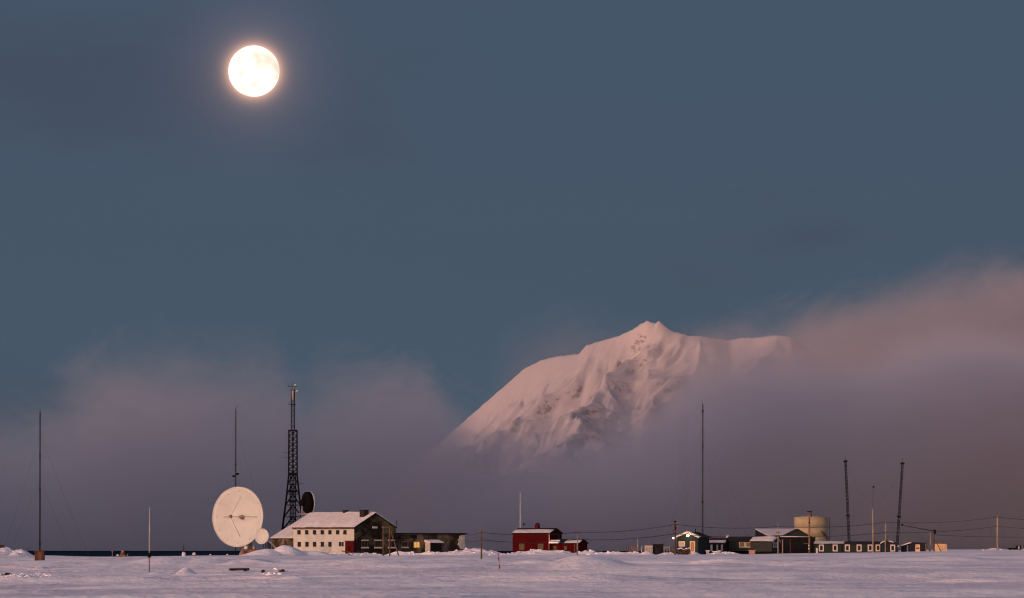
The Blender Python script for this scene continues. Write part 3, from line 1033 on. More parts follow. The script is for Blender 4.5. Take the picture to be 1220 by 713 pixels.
# ------------------------------------------------------------------ lattice tower behind the house
YT = 1236.0
xt = wx(349.0, YT)
zt0 = gz(xt, YT)
tower = thing('radio_tower', (xt, YT, zt0), 'tall dark lattice tower with slim topmast rising behind the house', 'tower')


def half(py):
    return np.interp(py, [513, 566, 580, 600, 625, 662], [5.3, 5.5, 6.9, 9.3, 12.9, 17.8]) / F * YT


ROT = 0.0


def corner(py, k):
    h_ = half(py)
    a = ROT + math.pi / 4 + k * math.pi / 2
    return V((xt + h_ * 1.30 * c_(a), YT + h_ * 1.30 * s_(a), wz(py, YT)))


leg_levels = [666, 625, 599, 576, 566, 513]
for k in range(4):
    mb = MB()
    for a, b_ in zip(leg_levels[:-1], leg_levels[1:]):
        mb.bar(corner(a, k), corner(b_, k), 0.28 if a > 570 else 0.25)
    mb.build('leg', M['steel'], tower)
low_levels = [664, 648, 632, 616, 602, 589, 577, 566]
for a, b_ in zip(low_levels[:-1], low_levels[1:]):
    for k in range(4):
        m0 = (corner(b_, k) + corner(b_, (k + 1) % 4)) / 2
        MB().bar(corner(a, k), m0, 0.17).build('brace', M['steel'], tower)
        MB().bar(corner(a, (k + 1) % 4), m0, 0.17).build('brace', M['steel'], tower)
        MB().bar(corner(b_, k), corner(b_, (k + 1) % 4), 0.16).build('girt', M['steel'], tower)
up = [566 - 3.3 * i for i in range(17)]
for i in range(16):
    for k in range(4):
        for e, f_ in ((k, (k + 1) % 4), ((k + 1) % 4, k)):
            pa = corner(up[i], e)
            pm = (corner(up[i + 1], e) + corner(up[i + 1], f_)) / 2
            if i % 2:
                pa, pm = corner(up[i + 1], e), (corner(up[i], e) + corner(up[i], f_)) / 2
            MB().bar(pa, pm, 0.175).build('brace', M['steel'], tower)
for k in range(4):
    MB().bar(corner(513, k), corner(513, (k + 1) % 4), 0.25).build('girt', M['steel'], tower)
# ladder and waveguides up the middle
mb = MB()
for dx in (-0.6, -0.2, 0.2, 0.6):
    mb.bar((xt + dx, YT, zt0), (xt + dx, YT, wz(566, YT)), 0.24)
mb.bar((xt, YT, wz(566, YT)), (xt, YT, wz(513, YT)), 0.30)
zz_ = zt0 + 1
while zz_ < wz(566, YT):
    mb.bar((xt - 0.45, YT, zz_), (xt + 0.45, YT, zz_ + 0.1), 0.12)
    zz_ += 0.9
for py in (566, 587, 599):
    mb.cbox((xt, YT, wz(py, YT)), 1.6, 1.6, 0.5, ROT)
mb.build('cable_ladder', M['steel'], tower)
mb = MB()
mb.bar((xt - 0.35, YT, wz(513, YT)), (xt - 0.35, YT, wz(464, YT)), 0.20)
mb.bar((xt + 0.35, YT, wz(513, YT)), (xt + 0.35, YT, wz(464, YT)), 0.20)
mb.bar((xt, YT + 0.4, wz(513, YT)), (xt, YT + 0.4, wz(464, YT)), 0.14)
for k in range(16):
    z_ = wz(513, YT) + k * 0.56
    mb.bar((xt - 0.35, YT, z_), (xt + 0.35, YT, z_ + (0.5 if k % 2 else 0.0)), 0.09)
mb.build('topmast', M['steel'], tower)
mb = MB()
mb.lathe((xt, YT - 0.5, wz(477, YT)), (0, 0, 1), [(0.20, 0), (0.26, 0.1), (0.26, 2.0), (0.2, 2.1)], 10)
o = mb.build('antenna_panel', M['wood_pale'], tower)
o['label'] = 'pale orange antenna cylinder'
mb = MB()
mb.bar((xt - 0.9, YT, wz(482, YT)), (xt + 0.7, YT, wz(482, YT)), 0.16)
mb.bar((xt - 0.9, YT, wz(482, YT)), (xt - 0.9, YT, wz(479, YT)), 0.10)
mb.build('crossarm', M['steel'], tower)
mb = MB()
mb.bar((xt - 1.0, YT, wz(461, YT)), (xt + 0.8, YT, wz(461, YT)), 0.12)
mb.bar((xt, YT, wz(464, YT)), (xt, YT, wz(455.5, YT)), 0.09)
mb.bar((xt - 0.9, YT, wz(461, YT)), (xt - 0.9, YT, wz(458, YT)), 0.08)
mb.build('crossarm', M['steel'], tower)
for px, py in ((354.0, 465.8), (351.8, 458.8)):
    mb = MB()
    mb.lathe((wx(px, YT), YT - 0.2, wz(py, YT) - 0.22), (0, 0, 1), [(0.1, 0), (0.22, 0.08), (0.2, 0.34), (0.08, 0.42)], 10)
    mb.bar((wx(px, YT), YT - 0.2, wz(py, YT) - 0.18), (xt, YT, wz(py, YT) - 0.25), 0.07)
    mb.build('beacon', M['trim'], tower)
for py in (545.5, 540, 577):
    MB().bar((xt - 0.9, YT - 0.5, wz(py, YT)), (xt - (2.0 if py < 570 else -2.3), YT - 0.5, wz(py, YT) + 0.1), 0.08).build('antenna_arm', M['steel'], tower)


# ------------------------------------------------------------------ dishes
def dish(root, c, nrm, rad, foc, refl, thick=0.12, rim=None, seg=48, back=None, names=('reflector', 'rim')):
    n = V(nrm).normalized()
    prof = []
    steps = 10
    dep = rad * rad / (4 * foc)
    for k in range(steps + 1):
        r = max(0.02, rad * k / steps)
        prof.append((r, r * r / (4 * foc) - dep))
    outer = [(r + 0.0, h - thick - 0.25 * (1 - r / rad)) for r, h in reversed(prof)]
    mb = MB()
    mb.lathe(c, n, prof + [(rad, -thick)] + outer[1:], seg)
    o_ = mb.build(names[0], refl, root)
    mb = MB()
    w = thick * 1.3
    mb.lathe(c, n, [(rad + 0.005, 0.03), (rad + w * 0.6, 0.03), (rad + w * 0.6, -w), (rad + 0.005, -w)], seg, closed=False)
    mb.build(names[1], rim or refl, root)
    return n, dep


YD = 1212.0
dc = V((wx(283.2, YD), YD, wz(616.0, YD)))
zg = gz(dc.x, dc.y + 2)
dsh = thing('satellite_dish', (dc.x + 1.2, dc.y + 2, zg), 'huge cream satellite dish facing the viewer beside the white house', 'satellite dish')
nv = V((-s_(R(30)), -c_(R(30)), 0.035)).normalized()
RAD = 35.0 / F * YD
foc = 0.40 * 2 * RAD
_, dep = dish(dsh, dc, nv, RAD, foc, M['dish'], thick=0.22, rim=M['dish'])
ax_ = nv.cross(V((0, 0, 1))).normalized()
ay_ = ax_.cross(nv)
feedp = dc + nv * (foc - dep)
mb = MB()
mb.lathe(feedp - nv * 0.6, nv, [(0.15, 0), (0.34, 0.1), (0.34, 0.6), (0.25, 0.7)], 14)
mb.build('feed_horn', M['feed'], dsh)
mb = MB()
mb.lathe(dc - nv * (dep - 0.02), nv, [(0.50, 0), (0.50, 0.4), (0.34, 0.45), (0.34, 1.2), (0.2, 1.3)], 18)
mb.build('hub', M['feed'], dsh)
rs = RAD * 0.68
hs = rs * rs / (4 * foc) - dep
for a in (0, 90, 180, 270):
    p = dc + nv * (hs - 0.05) + (ax_ * c_(R(a)) + ay_ * s_(R(a))) * rs
    MB().bar(p, feedp - nv * 0.2, 0.10 if a != 90 else 0.07, n=6).build('strut', M['feed'] if a != 90 else M['galv'], dsh)
bk = dc - nv * (dep + 0.3)
mb = MB()
mb.lathe(bk, -nv, [(2.6, -0.2), (1.6, 1.4), (1.2, 1.5)], 18)
for a in range(0, 360, 30):
    e = (ax_ * c_(R(a)) + ay_ * s_(R(a)))
    mb.bar(bk - nv * 1.2 + e * 1.5, dc - nv * 0.35 + e * RAD * 0.92, 0.16)
mb.build('back_frame', M['galv'], dsh)
pz = V((dc.x, dc.y, 0)) - V((nv.x, nv.y, 0)) * (dep + 1.8)
mb = MB()
mb.lathe((pz.x, pz.y, zg - 0.6), (0, 0, 1), [(1.9, 0), (1.7, 1.0), (1.1, 2.2), (0.95, dc.z - zg + 0.4)], 16)
mb.build('pedestal', M['feed'], dsh)

YS = 1168.0
sc2 = V((wx(312.0, YS), YS, wz(639.3, YS)))
zg = gz(sc2.x + 0.6, sc2.y + 0.8)
sd = thing('small_dish', (sc2.x + 0.6, sc2.y + 0.8, zg), 'small round cream dish on legs at the lower right of huge dish', 'satellite dish')
n2 = V((-s_(R(27)), -c_(R(27)), 0.12)).normalized()
dish(sd, sc2, n2, 9.0 / F * YS, 1.2, M['dish'], thick=0.1, rim=M['dish'], seg=32)
mb = MB()
mb.lathe(sc2 - n2 * 0.75, -n2, [(0.6, 0), (0.4, 0.7)], 12)
mb.build('back_hub', M['galv'], sd)
mp_ = sc2 - n2 * 1.3
for dx, dy in ((-0.7, 0.2), (0.75, 0.1), (0.1, 1.2)):
    MB().bar((mp_.x, mp_.y, mp_.z), (mp_.x + dx, mp_.y + dy, zg - 0.4), 0.13).build('leg', M['navy'], sd)

YB = 1222.0
bc = V((wx(367.2, YB), YB, wz(599, YB)))
bd = thing('black_dish', (bc.x, bc.y, gz(bc.x, bc.y)), 'black dish turned edge on beside the tower above the roof', 'satellite dish')
n3 = V((s_(R(66)), c_(R(66)), 0.03)).normalized()
rb = 12.8 / F * YB
mb = MB()
mb.lathe(bc, n3, [(0.05, -1.25), (rb * 0.55, -1.1), (rb * 0.9, -0.75), (rb, -0.5), (rb, 0.55), (rb - 0.06, 0.55), (rb - 0.06, -0.3), (0.05, -0.9)], 40)
mb.build('drum', M['dish_black'], bd)
mb = MB()
mb.lathe(bc, n3, [(rb + 0.003, 0.42), (rb + 0.05, 0.42), (rb + 0.05, 0.62), (rb - 0.05, 0.62), (rb - 0.05, 0.553)], 40, closed=False)
mb.build('rim', M['dish'], bd)
mb = MB()
mb.lathe(bc - n3 * 1.2, -n3, [(0.9, -0.1), (0.6, 0.6)], 14)
mb.build('back_hub', M['dish_black'], bd)
mb = MB()
q = bc - n3 * 1.4
mb.bar((q.x, q.y, gz(bc.x, bc.y) - 0.5), (q.x, q.y, q.z + 0.5), 0.45, n=10)
mb.bar((q.x - 0.9, q.y, wz(612.6, YB)), (q.x + 3.2, q.y, wz(612.6, YB)), 0.5, 0.35)
mb.build('post', M['galv'], bd)

# equipment hut below the big dish with the things on and beside it
YE = 1166.0
def ground_box(name, px0, px1, py_top, y, mat_, label, cat, depth=1.2, group=None, sink=0.5, roof=None, roof_t=0.12, rz=0.0, legs=None):
    xa, xb = wx(px0, y), wx(px1, y)
    zb_ = gz((xa + xb) / 2, y) - sink
    r_ = thing(name, ((xa + xb) / 2, y, zb_ + sink), label, cat, group)
    m_ = MB()
    zt_ = wz(py_top, y) - (roof_t if roof else 0)
    m_.cbox(((xa + xb) / 2, y + depth / 2, zb_), xb - xa, depth, zt_ - zb_, rz)
    m_.build('body', mat_, r_)
    if roof:
        m_ = MB()
        m_.cbox(((xa + xb) / 2, y + depth / 2, zt_ + 0.003), xb - xa + 0.3, depth + 0.3, roof_t, rz)
        m_.build('lid', roof, r_)
    return r_


h_ = ground_box('equipment_hut', 288, 306, 654.6, YE, M['wood_warm'], 'low orange brown hut under the huge dish', 'hut', 2.4, roof=M['wood'])
mb = MB()
mb.obox((wx(290.5, YE), YE - 0.05, wz(660.5, YE)), (1, 0, 0), (0, 1, 0), 0.8, 0.045, 0.75)
mb.build('door', M['rust'], h_)
for px, py, w, lb in ((293.0, 651.6, 4.6, 'larger cream drum on the orange brown hut'), (302.5, 651.8, 3.6, 'smaller pale drum on the right end of the orange brown hut')):
    zt = wz(654.6, YE)
    d_ = thing('drum', (wx(px, YE), YE + 1.0, zt), lb, 'drum')
    r = w / 2 / F * YE
    mb = MB()
    mb.lathe((wx(px, YE), YE + 1.0, zt + 0.005), (0, 0, 1), [(r, 0), (r * 1.04, 0.06), (r, 0.12), (r, 0.62), (r * 1.04, 0.66), (r, 0.7)], 16)
    mb.build('body', M['dish'] if w > 4 else M['galv'], d_)
    mb = MB()
    mb.lathe((wx(px, YE), YE + 1.0, zt + 0.706), (0, 0, 1), [(r * 0.9, 0), (r * 0.8, 0.05), (0.1, 0.08)], 16)
    mb.build('lid', M['galv'], d_)
ground_box('cable_cabinet', 318.6, 322.8, 646.4, 1160, M['navy'], 'dark blue cabinet right of the small round dish', 'cabinet', 0.7, roof=M['navy'])


# ------------------------------------------------------------------ guyed masts
def mast(px_b, px_t, py_t, y, width_px, label, guys=(), name='antenna_mast', extras=None, group=None, collars=()):
    xb = wx(px_b, y)
    z0 = gz(xb, y)
    x1, z1 = wx(px_t, y), wz(py_t, y)
    r_ = thing(name, (xb, y, z0), label, 'mast', group)
    w = width_px / F * y
    mb_ = MB()
    n = max(10, int((z1 - z0) / max(0.5, w * 1.3)))
    offs = [V((w / 2 * c_(a), w / 2 * s_(a), 0)) for a in (R(90), R(210), R(330))]
    b0, b1 = V((xb, y, z0 - 0.3)), V((x1, y, z1))
    th = max(0.055, w * 0.16)
    for k in range(3):
        mb_.bar(b0 + offs[k], b1 + offs[k] * 0.8, th)
    for i in range(n):
        p, q = b0.lerp(b1, i / n), b0.lerp(b1, (i + 1) / n)
        for k in range(3):
            mb_.bar(p + offs[k], q + offs[(k + 1) % 3], th * 0.65)
    o_ = mb_.build('lattice', M['steel'], r_)
    o_['kind'] = 'stuff'
    for f_ in collars:
        p = b0.lerp(b1, f_)
        MB().cbox((p.x, p.y, p.z), w * 1.45, w * 1.45, 0.3).build('collar', M['steel'], r_)
    for (f_, gx, gy) in guys:
        p = b0.lerp(b1, f_)
        q = V((xb + gx, y + gy, gz(xb + gx, y + gy)))
        pts = []
        for i in range(9):
            s2 = i / 8
            c2 = p.lerp(q, s2)
            c2.z -= 0.25 * math.sin(math.pi * s2)
            pts.append(c2)
        MB().path(pts, 0.012).build('guy_wire', M['wire'], r_)
    MB().bar(b1, b1 + V((0, 0, 0.9)), 0.06).build('tip', M['steel'], r_)
    return r_, b0, b1


# far left mast and its hut
YH = y_at(47, 668.5, 900)
mast(47.5, 47.8, 491, YH, 1.5, 'thin guyed mast on a rusty hut at the far left', [(0.55, -6, 4), (0.85, -7, 4), (0.55, 5.5, 5), (0.85, 8, 5), (0.85, 1, -9)], collars=(0.12, 0.48, 0.7))
h_ = ground_box('mast_hut', 41.3, 52.2, 656.2, YH - 1.2, M['rust'], 'small rusty brown hut at the foot of far left mast', 'hut', 2.0, roof=M['rust'])
mb = MB()
mb.obox((wx(45.5, YH - 1.2), YH - 1.25, wz(668, YH)), (1, 0, 0), (0, 1, 0), 0.6, 0.045, 1.45)
mb.build('door', M['wood'], h_)
# mast behind the big dish
YM2 = 1226.0
r_, b0, b1 = mast(280.6, 280.9, 488, YM2, 1.6, 'slim mast standing directly behind the huge cream dish', [(0.9, -7, 5), (0.9, 8, 6), (0.55, -7, 5), (0.55, 8, 6)], collars=(0.62,))
for px, py, w in ((278.4, 568.6, 0.55), (282.8, 566.0, 0.7)):
    MB().cbox((wx(px, YM2), YM2, wz(py, YM2)), w, 0.4, 0.4).build('antenna_unit', M['steel'], r_)
mb = MB()
mb.lathe((wx(281.6, YM2), YM2, wz(486.6, YM2)), (0, 0, 1), [(0.1, 0), (0.26, 0.1), (0.24, 0.35), (0.1, 0.45)], 10)
mb.build('beacon', M['galv'], r_)
# tall central-right mast
mast(837.0, 837.2, 482, 1205, 1.8, 'tallest bare mast standing behind the small house with a lamp', [(0.85, -12, 3), (0.85, -9, -6), (0.62, -10, 4), (0.85, 13, 4), (0.62, 12, -4), (0.85, 5, 15), (0.4, -5, 8)], collars=(0.35, 0.72, 0.95))
# pair of leaning lattice masts
mast(1012.3, 1007.2, 548.5, 1215, 3.3, 'left one of two leaning lattice masts behind the long barrack', [(0.42, -9, 4)], group='pair of leaning lattice masts', collars=(0.40, 0.98))
mast(1068.2, 1075.3, 551, 1215, 3.3, 'right one of two leaning lattice masts behind the long barrack', [(0.42, 9, 4)], group='pair of leaning lattice masts', collars=(0.40, 0.98))


# ------------------------------------------------------------------ poles and cables
def pole(px, py_t, py_b, label, y=None, wid=1.9, mat_=None, name='utility_pole', cat='pole', group='poles of the overhead line', arms=(), y_min=700, steps=(), lean=0.0):
    y = y or y_at(px, py_b, y_min)
    x = wx(px, y)
    z0 = gz(x, y)
    r_ = thing(name, (x, y, z0), label, cat, group)
    w = wid / F * y
    zt_ = wz(py_t, y)
    MB().bar((x, y, z0 - 0.5), (x + lean, y, zt_), w, n=10, w2=w * 0.8).build('post', mat_ or M['wood_pale'], r_)
    for (py, l) in arms:
        z_ = wz(py, y)
        a_ = MB().bar((x - l / 2, y - w * 0.55, z_), (x + l / 2, y - w * 0.55, z_), 0.13).build('crossarm', M['wood'], r_)
        for dx in (-l * 0.42, l * 0.42):
            m_ = MB()
            m_.lathe((x + dx, y - w * 0.55, z_ + 0.06), (0, 0, 1), [(0.05, 0), (0.09, 0.05), (0.07, 0.12), (0.09, 0.17), (0.03, 0.24)], 8)
            m_.build('insulator', M['galv'], a_)
    return r_, x, y


line = []
specs = [
    (573.6, 632.5, 669.5, 'utility pole on open snow left of the red house', 2.3, M['wood'], ((635, 1.1),), 1010),
    (687.8, 633.0, 663.0, 'thin pale utility pole in front of red annex', 1.5, M['galv'], ((635, 0.9),), 1090),
    (804.3, 622.5, 661.0, 'stout pole with crossarms at left edge of lamp lit house', 2.6, M['wood'], ((624.6, 1.5), (632, 1.2)), 1150),
    (927.0, 624.0, 660.0, 'slim pale pole before the dark workshop, taller of two there', 1.5, M['wood_pale'], ((635, 0.8),), 1160),
    (1054.8, 621.5, 657.5, 'slim pole before the small gable of the long barrack', 1.5, M['wood_pale'], ((634.5, 0.8),), 1170),
    (1188.3, 614.5, 655.5, 'lone stout pole on bare snow near the right edge', 2.3, M['wood_pale'], ((615.8, 1.2), (627, 0.9)), 1165),
    (1330.0, 618.0, 655.0, 'utility pole beyond the right edge', 2.3, M['wood_pale'], ((620, 1.2),), 1165),
]
for (px, pt, pb, lb, w, m_, arms, yy) in specs:
    r_, x, y = pole(px, pt, pb, lb, y=yy, wid=w, mat_=m_, arms=arms)
    line.append((x, y, px, r_))
# transformer and street lamp on the pole by the lamp lit house
x, y, _, r_ = line[2]
MB().lathe((x, y, wz(622.6, y)), (0, 0, 1), [(0.15, 0), (0.3, 0.1), (0.3, 0.25), (0.1, 0.35)], 12).build('cap', M['steel'], r_)
MB().cbox((x + 0.1, y - 0.3, wz(630.5, y)), 0.4, 0.3, 0.5).build('switch_box', M['steel'], r_)
MB().bar((x, y - 0.2, wz(639.5, y)), (x - 0.45, y - 0.35, wz(640.2, y)), 0.09).build('lamp_arm', M['galv'], r_)
MB().lathe((x - 0.38, y - 0.4, wz(642.2, y)), (0, 0, 1), [(0.06, 0), (0.15, 0.07), (0.14, 0.2), (0.05, 0.28)], 12).build('lamp_bulb', M['lamp_white'], r_)


def cable(p, q, sag, label, w=0.085):
    pts = []
    for i in range(17):
        t_ = i / 16
        c2 = V(p).lerp(V(q), t_)
        c2.z -= sag * 4 * t_ * (1 - t_)
        pts.append(c2)
    mb_ = MB().path(pts, w)
    tag(mb_.build('overhead_cable', M['wire'], None), label, 'cable', 'overhead cables')


spans = ['between the snow pole and the pale pole by the red annex', 'between the pale pole by the red annex and the lamp house pole', 'between the lamp house pole and the workshop pole',
         'between the workshop pole and the barrack gable pole', 'between the barrack gable pole and the lone right pole', 'right of the lone right pole']
rowsU = [634.5, 634.2, 625.0, 627.5, 622.5, 616.3, 620]
rowsL = [643.5, 643.0, 636.0, 638.0, 634.5, 627.2, 631]
for i in range(6):
    (xa, ya, _, _), (xb, yb, _, _) = line[i], line[i + 1]
    cable((xa, ya - 0.2, wz(rowsU[i], ya)), (xb, yb - 0.2, wz(rowsU[i + 1], yb)), 0.55, 'upper overhead cable ' + spans[i])
    cable((xa, ya - 0.2, wz(rowsL[i], ya)), (xb, yb - 0.2, wz(rowsL[i + 1], yb)), 0.50, 'lower overhead cable ' + spans[i])
q = Pa + v * (La - 0.3) + u * 0.4
xa, ya = line[0][0], line[0][1]
cable((q.x, q.y, wz(636.3, q.y)), (xa, ya - 0.2, wz(634.5, ya)), 0.3, 'upper cable from the snowy annex corner to the snow pole')
cable((q.x, q.y, wz(644.2, q.y)), (xa, ya - 0.2, wz(643.5, ya)), 0.3, 'lower cable from the snowy annex corner to the snow pole')

# timber frame of poles before the gable
yp = 1135.0
fr_ = thing('pole_frame', (wx(460, yp), yp, gz(wx(460, yp), yp)), 'two tall poles with crossbar and slanting strut before the dark gable', 'pole frame')
for px, pt in ((456.6, 627.0), (464.4, 626.5)):
    x = wx(px, yp)
    MB().bar((x, yp, gz(x, yp) - 0.6), (x, yp, wz(pt, yp)), 0.34, n=8).build('post', M['wood'], fr_)
MB().bar((wx(466.0, yp), yp, wz(633.5, yp)), (wx(475.6, yp), yp - 0.6, gz(wx(475.6, yp), yp) - 0.3), 0.28, n=8).build('strut', M['wood'], fr_)
MB().bar((wx(454.5, yp), yp - 0.2, wz(628.6, yp)), (wx(466.8, yp), yp - 0.2, wz(627.8, yp)), 0.17).build('crossbar', M['wood'], fr_)
# marker stake and whip antennas
ys_ = y_at(595.2, 679)
st = thing('marker_stake', (wx(595.2, ys_), ys_, gz(wx(595.2, ys_), ys_)), 'faded red marker stake in open snow between pole and red house', 'stake')
x = wx(595.4, ys_)
z0 = gz(x, ys_)
h1 = wz(658.5, ys_) - z0
for k in range(4):
    MB().bar((x - 0.03 * k, ys_, z0 - (0.3 if k == 0 else 0) + h1 * k / 4), (x - 0.03 * (k + 1), ys_, z0 + h1 * (k + 1) / 4 - 0.003), 0.085, n=8).build('band', M['pink'] if k % 2 else M['rust'], st)
ys_ = y_at(177.8, 683)
x = wx(177.8, ys_)
wh = thing('whip_antenna', (x, ys_, gz(x, ys_)), 'thin pale whip antenna standing alone on snow left of the dish', 'antenna')
MB().bar((x, ys_, gz(x, ys_) - 0.3), (x, ys_, wz(661.5, ys_)), 0.09, n=8).build('base_tube', M['wood'], wh)
MB().bar((x, ys_, wz(661.5, ys_)), (x + 0.02, ys_, wz(604.5, ys_)), 0.085, n=6, w2=0.035).build('whip', M['trim'], wh)
MB().lathe((x, ys_, wz(664.5, ys_)), (0, 0, 1), [(0.08, 0), (0.17, 0.06), (0.17, 0.34), (0.08, 0.4)], 10).build('coil', M['steel'], wh)
# flag pole by the red house
yf = 1182.0
x = wx(619.8, yf)
fl = thing('flagpole', (x, yf, gz(x, yf)), 'white flagpole rising behind the left end of red house', 'flagpole')
MB().bar((x, yf, gz(x, yf) - 0.4), (x, yf, wz(588.0, yf)), 0.22, n=10, w2=0.13).build('pole', M['trim'], fl)
MB().lathe((x, yf, wz(588.0, yf)), (0, 0, 1), [(0.05, 0), (0.12, 0.08), (0.05, 0.2)], 10).build('finial', M['trim'], fl)
# ------------------------------------------------------------------ red house
Yr = 1168.0
u2, v2 = uv(22)
Pr = V((wx(654.7, Yr), Yr, 0))
Lr = fit(Pr, -u2, 611.0)
Dr = fit(Pr, v2, 669.3)
zb2 = gz(Pr.x, Pr.y) - 0.8
rh = thing('red_house', (Pr.x, Pr.y, gz(Pr.x, Pr.y)), 'red wooden two storey house with thin snow on roof and red chimney', 'house')
gable_house(rh, Pr - u2 * Lr, u2, Lr, v2, Dr, zb2, wz(635.6, Yr), wz(630.2, Yr + 3), M['red'], M['roof'], M['snow'], ov=0.22, sth=0.10, snow_drop=0.42, snow_back=False)
rw_ = Wall(Pr, -u2, -v2)
for px in (621.6, 644.2):
    window(rh, rw_, px, 648.0, 655.8, 6.4, M['wood'], M['glass_green'], fw=0.15, bars=1)
mb = MB()
rw_.slab(mb, -0.06, 0.16, zb2, wz(635.9, Yr), 0.0, 0.05)
mb.build('corner_board', M['pink'], rh)
mb = MB()
rw_.slab(mb, Lr - 0.12, Lr + 0.05, zb2, wz(635.9, Yr), 0.0, 0.05)
mb.build('corner_board', M['red_dark'], rh)
q = Pr - u2 * fit(Pr + v2 * Dr * 0.5, -u2, 640.2) + v2 * Dr * 0.5
mb = MB()
mb.cbox((q.x, q.y, wz(631, q.y) - 0.4), 0.8, 0.8, wz(624.6, q.y) - wz(631, q.y) + 0.4, R(-22))
ch = mb.build('chimney', M['red_dark'], rh)
mb = MB()
mb.cbox((q.x + 0.05, q.y, wz(624.6, q.y) + 0.003), 0.5, 0.5, 0.22, R(-22))
mb.build('chimney_cap', M['steel'], ch)
q = Pr - u2 * fit(Pr + v2 * Dr * 0.7, -u2, 624.2) + v2 * Dr * 0.7
mb = MB()
mb.bar((q.x, q.y, wz(632.5, q.y)), (q.x, q.y, wz(625, q.y)), 0.08)
mb.lathe((q.x, q.y, wz(625.6, q.y)), (0, 0, 1), [(0.12, 0), (0.26, 0.08), (0.26, 0.2), (0.05, 0.34)], 10)
mb.build('vent_cowl', M['steel'], rh)
gwr = Wall(Pr, v2, u2)
window(rh, gwr, 665.5, 637.0, 643.0, 2.6, M['red_dark'], M['glass'], fw=0.1)
# red annex
Px = Pr + v2 * 0.6 + u2 * 0.015
Lx = fit(Px, u2, 689.3)
Dx = 5.0
ax2 = thing('red_annex', (Px.x, Px.y, gz(Px.x, Px.y)), 'low red annex joined to the right side of red house', 'annex')
zxe, zxr = wz(647.8, Yr), wz(643.2, Yr + 2)
gable_house(ax2, Px, u2, Lx, v2, Dx, zb2, zxe, zxr, M['red'], M['roof'], M['snow'], ov=0.2, sth=0.10, snow_span=(0.48, 1.0), snow_drop=0.3, snow_back=False)
xw = Wall(Px, u2, -v2)
for px in (661.2, 673.8):
    window(ax2, xw, px, 650.2, 656.4, 5.0, M['red_dark'], M['glass_green'], fw=0.14)
mb = MB()
q = Px - v2 * 0.01
mb.prism([V((q.x, q.y, zxe + 0.25)), V((q.x, q.y, zxe + 0.05)) - v2 * 1.1, V((q.x, q.y, zxe + 0.25)) - v2 * 1.1, V((q.x, q.y, zxe + 0.75))], u2 * Lx * 0.34)
pr_ = mb.build('porch_roof', M['snow'], ax2)
mb = MB()
for t_ in (0.1, Lx * 0.3):
    mb.bar((q.x + u2.x * t_ - v2.x, q.y + u2.y * t_ - v2.y, zb2), (q.x + u2.x * t_ - v2.x, q.y + u2.y * t_ - v2.y, zxe + 0.1), 0.12)
mb.build('porch_post', M['red_dark'], ax2)
mb = MB()
xw.slab(mb, Lx - 0.9, Lx - 0.75, zb2, zxe - 0.1, 0.0, 0.05)
mb.build('drainpipe', M['wood'], ax2)

# ------------------------------------------------------------------ house with the lamp
Yg = 1170.0
u3, v3 = uv(20)
Pg = V((wx(831.8, Yg), Yg, 0))
Lg = fit(Pg, -u3, 806.3)
Dg = fit(Pg, v3, 845.0)
zb3 = gz(Pg.x, Pg.y) - 0.7
gh = thing('lamp_house', (Pg.x, Pg.y, gz(Pg.x, Pg.y)), 'small dark green gabled house with lit door and bright lamp', 'house')
gable_house(gh, Pg, v3, Dg, -u3, Lg, zb3, wz(640.2, Yg), wz(634.9, Yg), M['green'], M['roof'], None, ov=0.3)
gf = Wall(Pg, -u3, -v3)
# snowy barge boards along both verges, snow on the slopes
za_, zb_ = wz(640.2, Yg), wz(634.9, Yg)
for sgn in (0, 1):
    k = (zb_ - za_) / (Lg / 2)
    e = -0.34 if sgn == 0 else Lg + 0.34
    mb = MB()
    for (n0, n1) in ((0.02, 0.36),):
        mb.prism([gf.at(e, za_ - 0.34 * k + 0.17, -1.0), gf.at(Lg / 2, zb_ + 0.17, -1.4), gf.at(Lg / 2, zb_ + 0.30, -1.4), gf.at(e, za_ - 0.34 * k + 0.27, -1.0)], gf.n * (1.0 + n1))
    o = mb.build('roof_snow', M['snow'], gh)
    mb = MB()
    mb.prism([gf.at(e, za_ - 0.34 * k - 0.10, 0.30), gf.at(Lg / 2, zb_ - 0.10, 0.30), gf.at(Lg / 2, zb_ + 0.168, 0.30), gf.at(e, za_ - 0.34 * k + 0.168, 0.30)], gf.n * 0.08)
    mb.build('barge_board', M['trim'], gh)
window(gh, gf, 812.4, 645.2, 651.4, 7.6, M['trim'], M['lit_amber'], fw=0.20, bars=1)
t0, t1 = sorted((gf.t(822.0), gf.t(828.2)))
mb = MB()
z0, z1 = zb3 + 0.7 + 0.3, wz(645.0, Yg)
gf.slab(mb, t0, t1, z1 - 0.16, z1, 0, 0.08)
gf.slab(mb, t0, t0 + 0.16, z0, z1 - 0.16, 0, 0.078)
gf.slab(mb, t1 - 0.16, t1, z0, z1 - 0.16, 0, 0.078)
gf.slab(mb, t0 + 0.16, t1 - 0.16, z0, z0 + 0.35, 0, 0.07)
dr = mb.build('door', M['trim'], gh)
mb = MB()
gf.slab(mb, t0 + 0.16, t1 - 0.16, z0 + 0.35, z1 - 0.16, 0, 0.03)
mb.build('door_glass', M['lit_door'], dr)
lt = gf.at(gf.t(820.6), wz(637.6, Yg), 0.62)
mb = MB()
mb.lathe(lt - V((0, 0, 0.30)), (0, 0, 1), [(0.08, 0), (0.25, 0.08), (0.28, 0.28), (0.16, 0.42)], 14)
lm = mb.build('wall_lamp', M['lamp'], gh)
mb = MB()
mb.lathe(lt + V((0, 0, 0.13)), (0, 0, 1), [(0.22, 0), (0.08, 0.1)], 14)
mb.bar(lt + V((0, 0, 0.2)), lt - gf.n * 0.62 + V((0, 0, 0.2)), 0.06)
mb.build('lamp_bracket', M['steel'], lm)
